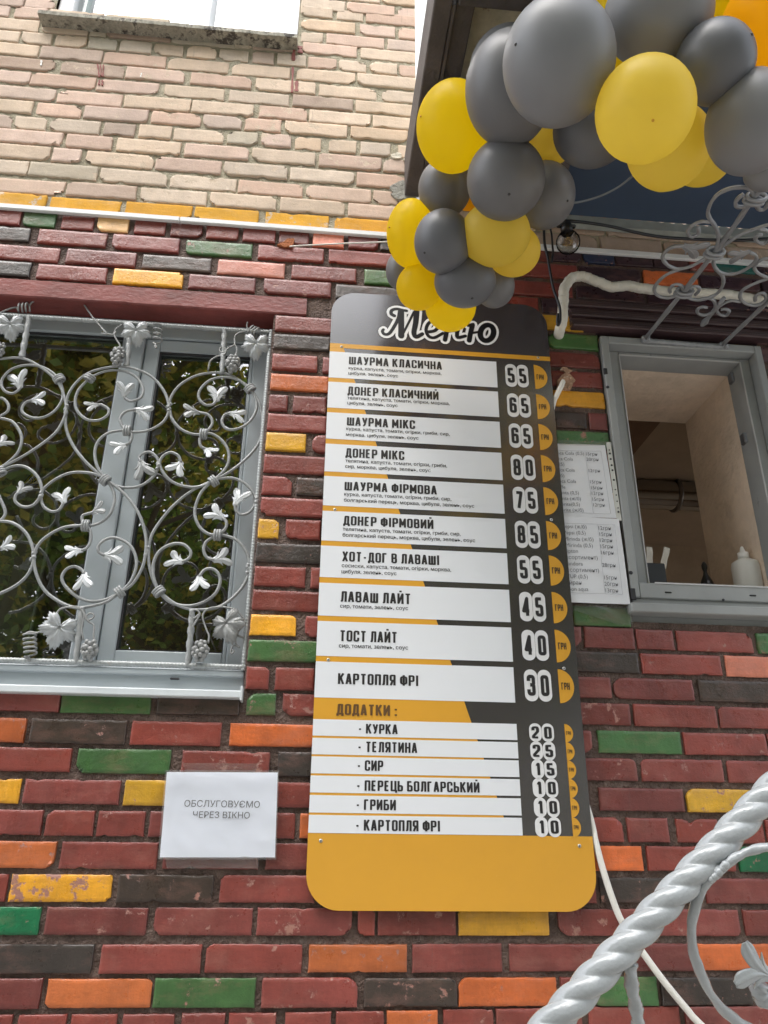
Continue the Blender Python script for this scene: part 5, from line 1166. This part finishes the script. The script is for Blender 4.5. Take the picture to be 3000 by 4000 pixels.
# ================================================================== balloons
YEL = [M('balloon_yellow', (.98, .80, .05), .36, sub=0, trans=.8, spec=.4), M('balloon_pale_yellow', (.96, .80, .2), .36, trans=.75, spec=.4), M('balloon_orange', (.97, .62, .04), .36, trans=.8, spec=.4)]
GRY = [M('balloon_grey', (.185, .185, .19), .38, spec=.45, trans=.2), M('balloon_light_grey', (.27, .275, .285), .38, spec=.45, trans=.25), M('balloon_dark_grey', (.155, .16, .172), .38, spec=.45, trans=.2)]
TIP = M('balloon_tip', (.03, .03, .03), .5); TIPY = M('balloon_tip_yellow', (.62, .34, .02), .5)
BAL = [ # centre x,y, radii x,y (view zU), depth, kind, tip (x,y) or None, label
 (755, 265, 240, 265, 1.72, 'g1', (549, 270), 'largest grey balloon of the garland, up in front with a crinkled side'),
 (548, 385, 196, 237, 1.98, 'g0', None, 'big grey balloon half behind the left of the largest grey balloon'),
 (540, 305, 172, 180, 2.28, 'g1', None, 'grey balloon of which only a pale rim shows behind the two big grey balloons'),
 (300, 548, 160, 190, 2.14, 'y0', (157, 543), 'big yellow balloon at the left edge, against the dark balcony beam'),
 (340, 452, 95, 106, 2.50, 'g1', None, 'grey balloon whose top rim peeks out above the big yellow balloon on the left'),
 (1185, 60, 230, 210, 1.78, 'g1', None, 'big grey balloon cut off by the top edge, right of the largest grey balloon'),
 (990, 120, 130, 175, 2.02, 'y0', None, 'bright yellow balloon showing in the gap between the two biggest grey balloons'),
 (1440, 20, 125, 140, 1.98, 'y0', None, 'bright yellow balloon cut off by the top edge behind the big grey one'),
 (1680, 100, 210, 214, 1.80, 'y2', None, 'orange yellow balloon in the top right corner'),
 (1430, 270, 165, 172, 1.72, 'g2', (1525, 230), 'dark grey balloon with a wrinkled knot, under the orange yellow corner balloon'),
 (1128, 475, 210, 218, 1.66, 'y1', (1103, 605), 'big pale yellow balloon in front, below the top grey ones'),
 (900, 560, 168, 157, 2.02, 'g2', None, 'dark grey balloon between the largest grey and the big pale yellow one'),
 (725, 590, 105, 120, 2.26, 'y1', None, 'yellow balloon in the gap above the middle grey balloons'),
 (1228, 628, 176, 187, 1.92, 'y1', None, 'pale yellow balloon directly behind and below the big pale yellow one'),
 (1370, 680, 132, 120, 2.14, 'y1', None, 'pale yellow balloon lowest on the right, third of the overlapping pale yellow ones'),
 (1580, 530, 180, 218, 1.74, 'g1', (1635, 702), 'bluish grey balloon cut off by the right edge, below the orange yellow one'),
 (1655, 752, 98, 72, 1.98, 'g1', None, 'small bluish grey balloon at the right edge above the iron scrolls'),
 (526, 775, 168, 171, 2.06, 'g0', (520, 890), 'round grey balloon with a dark tip in the middle of the garland'),
 (692, 845, 132, 142, 2.28, 'g0', (770, 905), 'grey balloon with a dark tip, tucked behind the right of the round middle one'),
 (262, 815, 114, 122, 2.30, 'g0', None, 'grey balloon directly under the big yellow balloon at the left edge'),
 (368, 815, 76, 92, 2.36, 'y2', None, 'small crumpled yellow balloon squeezed beside the round middle grey one'),
 (480, 1012, 151, 137, 2.18, 'y1', None, 'yellow balloon under the round middle grey one'),
 (560, 1085, 115, 109, 2.36, 'y1', None, 'yellow balloon peeking out behind the right of the other low yellow one'),
 (118, 1010, 107, 147, 2.34, 'y0', (25, 1005), 'yellow balloon furthest left, in front of the end of the white trunking'),
 (160, 905, 52, 52, 2.55, 'g1', None, 'small grey balloon just showing above the yellow one furthest left'),
 (255, 1045, 125, 137, 2.20, 'g2', (172, 1115), 'grey balloon with a dark tip, right of the yellow one furthest left'),
 (72, 1170, 64, 84, 2.50, 'g0', None, 'grey balloon furthest left, low against the painted bricks'),
 (152, 1240, 99, 100, 2.36, 'y0', None, 'low yellow balloon touching the heading of the menu board on the left'),
 (350, 1215, 133, 113, 2.26, 'g2', (373, 1307), 'low grey balloon with a dark tip over the top of the menu board'),
 (478, 1238, 86, 92, 2.45, 'g0', None, 'low grey balloon behind the right of the other low grey one'),
 (288, 1322, 110, 110, 2.47, 'y0', None, 'lowest yellow balloon, hanging over the heading of the menu board'),
]
core = [P(1620, 1150, -.05), P(1830, 900, -.25), P(1950, 600, -.55), P(2150, 350, -.9), P(2600, 300, -1.0), P(3100, 350, -.95)]
corep = cr(core, 8)
for i, (bx, by, rx, ry, t_, kd, tip, lab) in enumerate(BAL):
    c = PD(*zU(bx, by), t_); k = t_/FPX/1.106; a, b_ = rx*k, ry*k; dd = (a+b_)/2
    d0 = (CAM-c).normalized()
    near = min(corep, key=lambda q: (q-c).length); axis = (c-near).normalized()
    if tip:
        u = (tip[0]-bx)/rx; v = -(tip[1]-by)/ry; q = max(.05, 1-u*u-v*v)**.5; axis = (RGT*u+UPV*v-FWD*q).normalized()
    elif axis.dot(FWD) < -.2 and rb.random() < .7: axis = (axis+FWD*.5).normalized()
    def shp(dv, a=a, b_=b_, dd=dd):
        return RGT*(dv.dot(RGT)*a)+UPV*(dv.dot(UPV)*b_)+FWD*(dv.dot(FWD)*dd)
    ux = axis.orthogonal().normalized(); uy = axis.cross(ux); mb = MB(); vs = []; fs = []; n, kk = 40, 28
    for j in range(kk+1):
        th = math.pi*j/kk; h = math.cos(th); r = math.sin(th)
        for l in range(n):
            an = 2*math.pi*l/n; dv = axis*h+(ux*math.cos(an)+uy*math.sin(an))*r
            s_ = 1.0+(.012*math.exp(-((1-h)/.006)) if j < 3 else 0)
            if h < -.55: s_ *= 1-.05*((-h-.55)/.45)**2*(1 if r > .3 else .5)
            if h < -.93: s_ *= 1+.1*((-h-.93)/.07)
            if kd == 'y2' and bx < 500: s_ *= 1+.05*noise.noise(dv*4)
            vs.append(c+shp(dv)*s_)
    for j in range(kk):
        for l in range(n): fs.append((j*n+l, (j+1)*n+l, (j+1)*n+(l+1) % n, j*n+(l+1) % n))
    mb.add(vs, fs, 0, True)
    T = thing('balloon', c, lab, 'balloon', 'balloons of the garland')
    build('balloon_skin', mb, (YEL if kd[0] == 'y' else GRY)[int(kd[1])], T)
    e_ = c-shp(axis)*1.0; ax2 = -shp(axis).normalized()
    mb = MB(); mb.lathe([(.006, -.012), (.007, 0), (.004, .006), (.008, .012), (.009, .02), (.003, .022)], e_, ax2, 12); build('knot', mb, (YEL if kd[0] == 'y' else GRY)[int(kd[1])], T)
    if tip:
        s_ = c+shp(axis)*1.008; mb = MB(); rr = .0036 if kd[0] == 'g' else .003
        mb.lathe([(rr*1.15, -.004), (rr, .0008), (rr*.5, .0028), (rr*.1, .003)], s_, shp(axis).normalized(), 12); build('tip', mb, TIP if kd[0] == 'g' else TIPY, T)

# ================================================================== pipes, cables, bulb
def V_(l, y): return [P(a, b, y if not isinstance(y, (list, tuple)) else y[i]) for i, (a, b) in enumerate(l)]
zV = zm(2050, 800, 2.766)
pl = [zV(350, 1440), zV(372, 1375), zV(402, 1270), zV(412, 1130), zV(418, 1000), zV(432, 890), zV(500, 800), zV(590, 772), zV(690, 795), zV(800, 838), zV(930, 885)]+[zS(150, 1430), zS(300, 1455), zS(500, 1480), zS(750, 1500), zS(1000, 1510), zS(1300, 1540), zS(1659, 1600), zS(2100, 1660)]
yy = [.02, -.02, -.045, -.05, -.05, -.05, -.05, -.05, -.05, -.05, -.05]+[-.055]*8
pts = cr([P(a, b, q) for (a, b), q in zip(pl, yy)], 24); mb = MB()
rr = (P(*zV(466, 1130), -.05)-P(*zV(358, 1130), -.05)).length/2
mb.tube(pts, rr, 20, rf=lambda s_, th: 1+.10*((s_*30+th/6.283) % 1.0)-.06+.04*math.sin(s_*70+th)+.05*noise.noise(V((s_*60, th, 2))))
tag(build('wrapped_pipe', mb, M('tape_wrap', (.62, .60, .53), .55, var=.12, vscale=20, bump=.5, bscale=40, col2=(.2, .19, .17), c2s=34, c2t=.67, soft=.03, stretch=(1, 1, .6))), 'pale tape wrapped pipe running under the canopy and into the wall beside the menu board', 'pipe')
CW = M('cable_white', (.78, .76, .70), .4, var=.05)
pl = [(zH(330, 900), .02), (zH(312, 925), -.01), (zH(285, 990), -.02), (zH(235, 1090), -.019), (zH(190, 1210), -.0095), ((2130, 1750), -.0085), ((2150, 2300), -.0085), ((2230, 2900), -.0085), (zK(512, 340), -.009), (zK(540, 470), -.016), (zK(590, 660), -.02), (zK(655, 860), -.02), (zK(720, 1010), -.02), (zK(850, 1200), -.02), (zK(990, 1390), -.02), (zK(1130, 1560), -.02), (zK(1240, 1680), -.02), (zK(1700, 2100), -.02)]
mb = MB(); mb.tube(cr([P(*q, y) for q, y in pl], 8), .0088, 12); tag(build('white_cable', mb, CW), 'thick white cable from the wall hole, behind the menu board and down across the bricks', 'cable')
mb = MB()
fp = [(278, 775), (305, 742), (360, 745), (375, 770), (430, 785), (400, 800), (380, 815), (410, 840), (465, 910), (435, 925), (430, 970), (405, 1025), (310, 1018), (245, 985), (245, 900), (280, 868), (290, 845), (345, 815), (330, 790)]
mb.prism([(P(*zH(a, b), -.006).x, P(*zH(a, b), -.006).z) for a, b in fp], -.009, .004); c = P(*zH(255, 930), -.01)
for a, b, r in ((268, 925, .012), (262, 960, .009), (330, 1000, .01), (375, 995, .008), (330, 765, .008), (350, 905, .02)): mb.sphere(P(*zH(a, b), -.005), r*.8, 10)
tag(build('foam_patch', mb, M('foam_tan', (.42, .26, .17), .9, var=.3, vscale=40, bump=1.0, bscale=120, col2=(.75, .65, .5), c2s=45, c2t=.55)), 'torn tan foam patch around the hole where the thick white cable leaves the wall', 'foam patch')
mb = MB(); mb.tube(cr([P(*zE(1255, 236), .01), P(*zE(1270, 234), -.012), P(*zE(1450, 224), -.015), P(*zE(1659, 216), -.03), P(1640, 935, -.05)], 8), .0028, 8); wo = build('thin_wire', mb, CW); tag(wo, 'thin white wire across the painted bricks, running right behind the balloons', 'wire')
mb = MB(); q = [(1198, 232), (1225, 222), (1240, 208), (1272, 206), (1270, 225), (1262, 240), (1230, 243)]; mb.prism([(P(*zE(a, b), 0).x, P(*zE(a, b), 0).z) for a, b in q], -.008, .006)
tag(build('foam_patch', mb, M('foam_rust', (.38, .13, .05), .9, var=.4, bump=1.0, bscale=150)), 'small rust brown foam plug where the thin white wire enters the bricks', 'foam patch')
BLK = M('cable_black', (.012, .013, .016), .35)
for pl, y, r, lab in (([zV(205, 250), zV(215, 420), zV(245, 560), zV(270, 700), zV(305, 890), zV(345, 1010), zV(378, 1120), zV(382, 1240), zV(360, 1300), zV(352, 1260), zV(358, 1180)], -.10, .0052, 'shiny black cable hanging down to the end of the wrapped pipe'), ([zV(270, 230), zV(290, 330), zV(300, 450), zV(305, 520), zV(290, 620)], -.06, .004, 'short black cable hanging behind the shiny black one')):
    mb = MB(); mb.tube(cr(V_(pl, y), 8), r, 8); tag(build('black_cable', mb, BLK), lab, 'cable')
mb = MB(); mb.tube(cr([PD(*zV(200, 190), 2.72), PD(*zV(400, 175), 2.68), PD(*zV(560, 180), 2.68), PD(*zV(760, 205), 2.7), PD(*zS(0, 795), 2.72), PD(*zS(250, 855), 2.75), PD(*zS(550, 905), 2.78), PD(*zS(1000, 930), 2.8), PD(*zS(1400, 935), 2.8), PD(*zS(1900, 900), 2.8)], 8), .0055, 8)
tag(build('string_light_cable', mb, BLK), 'black string light cable slung along the wall under the canopy', 'cable')
c = PD(*zV(468, 405), 2.62); T = thing('string_light_bulb', c, 'clear unlit glass globe bulb hanging in a black socket under the canopy', 'light bulb')
rr = 130/2.766*2.62/FPX; up_ = V((0, 0, 1)); mb = MB()
mb.lathe([(rr*.42, rr*1.05), (rr*.5, rr*.92), (rr*.8, rr*.62), (rr*.97, rr*.25), (rr, 0), (rr*.95, -rr*.32), (rr*.78, -rr*.63), (rr*.5, -rr*.87), (rr*.2, -rr*.98), (rr*.01, -rr)], c, up_, 28); build('glass_globe', mb, glass('bulb_glass', 7.0, (.72, .70, .68)), T)
mb = MB(); mb.lathe([(rr*.5, rr*.95), (rr*.52, rr*1.5), (rr*.42, rr*1.7), (rr*.42, rr*2.0), (rr*.2, rr*2.05)], c, up_, 20); mb.box((c.x-rr*.8, c.y-.01, c.z+rr*1.62), (c.x+rr*.8, c.y+.01, c.z+rr*1.85), 0, .004); build('socket', mb, BLK, T)
mb = MB(); mb.tube(cr([c+V((rr*.25*math.cos(i*1.1), rr*.2*math.sin(i*1.1), rr*(.6-i*.11))) for i in range(9)], 4), .0016, 6); mb.lathe([(rr*.12, rr*.9), (rr*.1, rr*.45), (rr*.16, rr*.4)], c, up_, 10); build('filament', mb, M('filament', (.75, .6, .35), .25, .9), T)

# ================================================================== iron grille propped up over the serving window
h0 = P(*zS(340, 1990), -.035); tl = R_(6); NP = V((0, -math.sin(tl), math.cos(tl)))   # plane runs out from the wall, slightly down
def Q(a, b): return PP(*zS(a, b), h0, NP)
T = thing('raised_grille', h0, 'grey wrought iron grille of scrolls, swung up over the serving window', 'window grille')
IR2 = M('grey_iron', (.27, .28, .29), .42, .25, var=.14, vscale=14, bump=.25, bscale=90)
def bar(pts, r, tw=0, name='scroll', k=6, sq=True):
    mb = MB(); p = cr([Q(a, b) for a, b in pts], k)
    if tw: p = [p[0]+(p[-1]-p[0])*(i/90) for i in range(91)] if len(pts) == 2 else p
    r *= .74; mb.tube(p, r, 8, rf=(lambda s_, th: 1+.14*math.cos(2*th+s_*tw)) if tw else (lambda s_, th: 1+.12*math.cos(4*th)+.05*math.sin(s_*60))); return build(name, mb, IR2, T)
bar([(340, 1990), (1095, 1050), (1580, 370), (1850, 0)], .0098, 46, 'straight_bar'); bar([(1170, 2060), (1659, 1600), (2300, 1010)], .0098, 40, 'straight_bar')
for pl, lf in (([(1095, 1050), (1125, 900), (1090, 790), (1030, 700), (1010, 630), (1050, 520), (1130, 430), (1260, 375), (1400, 365), (1480, 400), (1505, 470)], None), ([(1505, 500), (1460, 540), (1390, 575), (1320, 570), (1310, 520), (1350, 470), (1395, 440)], None),
               ([(1515, 520), (1560, 600), (1620, 600), (1659, 540), (1700, 470)], None), ([(1030, 740), (940, 735), (850, 770), (795, 830), (810, 890), (870, 890), (910, 850), (900, 790)], None), ([(1095, 1060), (1200, 980), (1350, 880), (1500, 820), (1659, 770), (1800, 730)], None),
               ([(1560, 815), (1640, 830), (1700, 880), (1640, 960), (1580, 970), (1525, 930), (1545, 885), (1600, 875)], None), ([(1080, 1070), (950, 1150), (820, 1220), (680, 1245), (570, 1200), (520, 1120), (560, 1050), (640, 1005), (740, 1000)], (950, 1045)),
               ([(1085, 1090), (1070, 1180), (1110, 1260), (1200, 1300), (1330, 1290), (1450, 1230), (1530, 1150), (1520, 1095), (1460, 1065)], (1240, 1120)), ([(700, 1250), (560, 1310), (460, 1400), (430, 1480), (480, 1540), (580, 1555), (680, 1530), (740, 1480), (720, 1425), (650, 1415), (600, 1460), (600, 1500)], None),
               ([(1110, 1260), (1170, 1330), (1170, 1420), (1110, 1510), (1010, 1560), (900, 1580), (800, 1560), (765, 1500), (820, 1445), (890, 1435), (920, 1475), (870, 1525)], None), ([(900, 1580), (1000, 1560), (1075, 1590), (1090, 1660), (1050, 1720), (960, 1745), (900, 1720), (905, 1675), (960, 1655), (1000, 1665)], None),
               ([(1360, 1600), (1250, 1590), (1150, 1640), (1105, 1690), (1140, 1740), (1210, 1745), (1240, 1705), (1200, 1680), (1150, 1685)], None), ([(1800, 1320), (1659, 1350), (1500, 1410), (1380, 1480), (1360, 1560), (1420, 1620), (1520, 1640), (1600, 1610), (1640, 1560), (1600, 1505), (1530, 1535), (1520, 1590)], None),
               ([(1800, 1080), (1659, 1130), (1580, 1150), (1510, 1220), (1550, 1290), (1659, 1340), (1800, 1370)], None), ([(1659, 1560), (1720, 1500), (1800, 1520)], None)):
    so = bar(pl, .0072)
    if lf:
        p = Q(*pl[-1]); leaf(so, p, Q(*lf)-p, (Q(*lf)-p).length, -NP, IR2)
mb = MB(); a, b = Q(1185, 1560), Q(935, 1870); u = b-a; w_ = u.cross(NP).normalized()*.014
mb.tube([a+u*f for f in (0, .3, .6, .7, .82, .93, 1)], .007, 8, rf=lambda s_, th: (1 if s_ < .6 else (1.7 if s_ < .75 else 1.2 if s_ < .9 else .1))); build('spear_point', mb, IR2, T)
for a, b in ((1080, 1075), (750, 1500), (1520, 490)):
    c = Q(a, b); mb = MB(); u = (Q(a+75, b-105)-c).normalized(); w_ = u.cross(NP)
    for q in (-.008, .008): mb.tube([c+u*q+w_*(math.cos(t_)*.026)+NP*(math.sin(t_)*.013) for t_ in [j*6.283/14 for j in range(14)]], .006, 6, closed=True)
    build('collar', mb, IR2, T)
mb = MB(); a, b = Q(300, 2010)-V((0, 0, .004)), Q(1220, 2085)-V((0, 0, .004)); pts = [a+(b-a)*(i/60) for i in range(61)]
mb.tube(pts, .0095, 10, rf=lambda s_, th: 1+.16*noise.noise(V((s_*22, th*.6, 1)))+.1*math.sin(s_*90)); 
for q in (Q(340, 1998), Q(1175, 2068)):
    for j in range(5): mb.sphere(q+V((rs.uniform(-.01, .01), rs.uniform(-.005, .005), rs.uniform(-.006, .004))), .009, 8)
build('hinge_bar', mb, IR2, T)

# ================================================================== twisted handrail of the steps, near the viewer
WP = M('rail_paint', (.37, .393, .405), .18, var=.05, vscale=10, bump=.15, bscale=140, coat=.7, coatr=.08, col2=(.30, .29, .26), c2s=16, c2t=.70)
p0 = PD(2340.6, 3801.7, 1.0); p1 = PD(2813.7, 3299, 1.06); d = p1-p0; L0 = d.length; d.normalize()
a, b = p0-d*.62, p1+d*.9; Lr = (b-a).length; R1 = .0212; pitch = .040*3
T = thing('stair_railing', (a.x, a.y, 0), 'white painted stair railing with a thick rope twisted handrail, close to the viewer', 'railing')
n = 900; mb = MB()
def rope(s_, th):
    al = (th-s_*Lr/pitch*6.283*TW) % (2*math.pi/3); al = min(al, 2*math.pi/3-al); aa, bb = .32, .68
    return aa*math.cos(al)+math.sqrt(max(0, bb*bb-(aa*math.sin(al))**2))
TW = 1
mb.tube([a+(b-a)*(i/n) for i in range(n+1)], R1, 72, rf=rope); build('handrail', mb, WP, T)
mb = MB()
for q in (a+d*.02, b-d*.02): mb.tube([V((q.x, q.y, 0)), V((q.x, q.y, q.z-.01))], .017, 14); mb.lathe([(.06, 0), (.06, .008), (.02, .012)], (q.x, q.y, 0), (0, 0, 1), 16)
build('post', mb, WP, T)
def thin(pl, t_, r, ph):
    mb = MB(); pts = cr([PD(*zK(x, y), tt) for (x, y), tt in zip(pl, t_)], 10)
    mb.tube(pts, r, 10, rf=lambda s_, th: 1+.13*math.cos(2*th+s_*26+ph)+.12*noise.noise(V((s_*24, th*.5, ph)))); return build('scroll_bar', mb, WP, T)
thin([(1290, 725), (1330, 680), (1390, 630), (1450, 580), (1550, 535), (1659, 512), (1760, 520), (1850, 580)], [1.035]*8, .0058, 0)
thin([(1350, 650), (1300, 700), (1250, 765), (1205, 850), (1175, 950), (1163, 1050), (1172, 1180), (1212, 1300), (1270, 1430), (1340, 1535), (1420, 1610), (1500, 1665), (1640, 1720)], [1.035]*13, .0066, 1)
thin([(768, 1265), (770, 1330), (778, 1420), (795, 1510), (808, 1590), (818, 1665), (815, 1800), (780, 1950)], [1.005]*8, .0086, 2)
mb = MB()
for k_ in range(12): mb.sphere(PD(*zK(1290+k_*9+rs.uniform(-5, 5), 722-k_*9+rs.uniform(-6, 6)), 1.03), rs.uniform(.004, .006), 8)
build('weld_bead', mb, WP, T)
so = thin([(1610, 1395), (1600, 1440), (1625, 1490), (1700, 1520), (1800, 1500)], [1.04]*5, .011, 3)
bp = PD(*zK(1680, 1350), 1.035); leaf(T, bp+(PD(*zK(1690, 1380), 1.035)-PD(*zK(1540, 1270), 1.035))*.0, PD(*zK(1490, 1270), 1.03)-bp, .05, (-FWD+UPV*.35).normalized(), WP, 'acanthus_leaf')
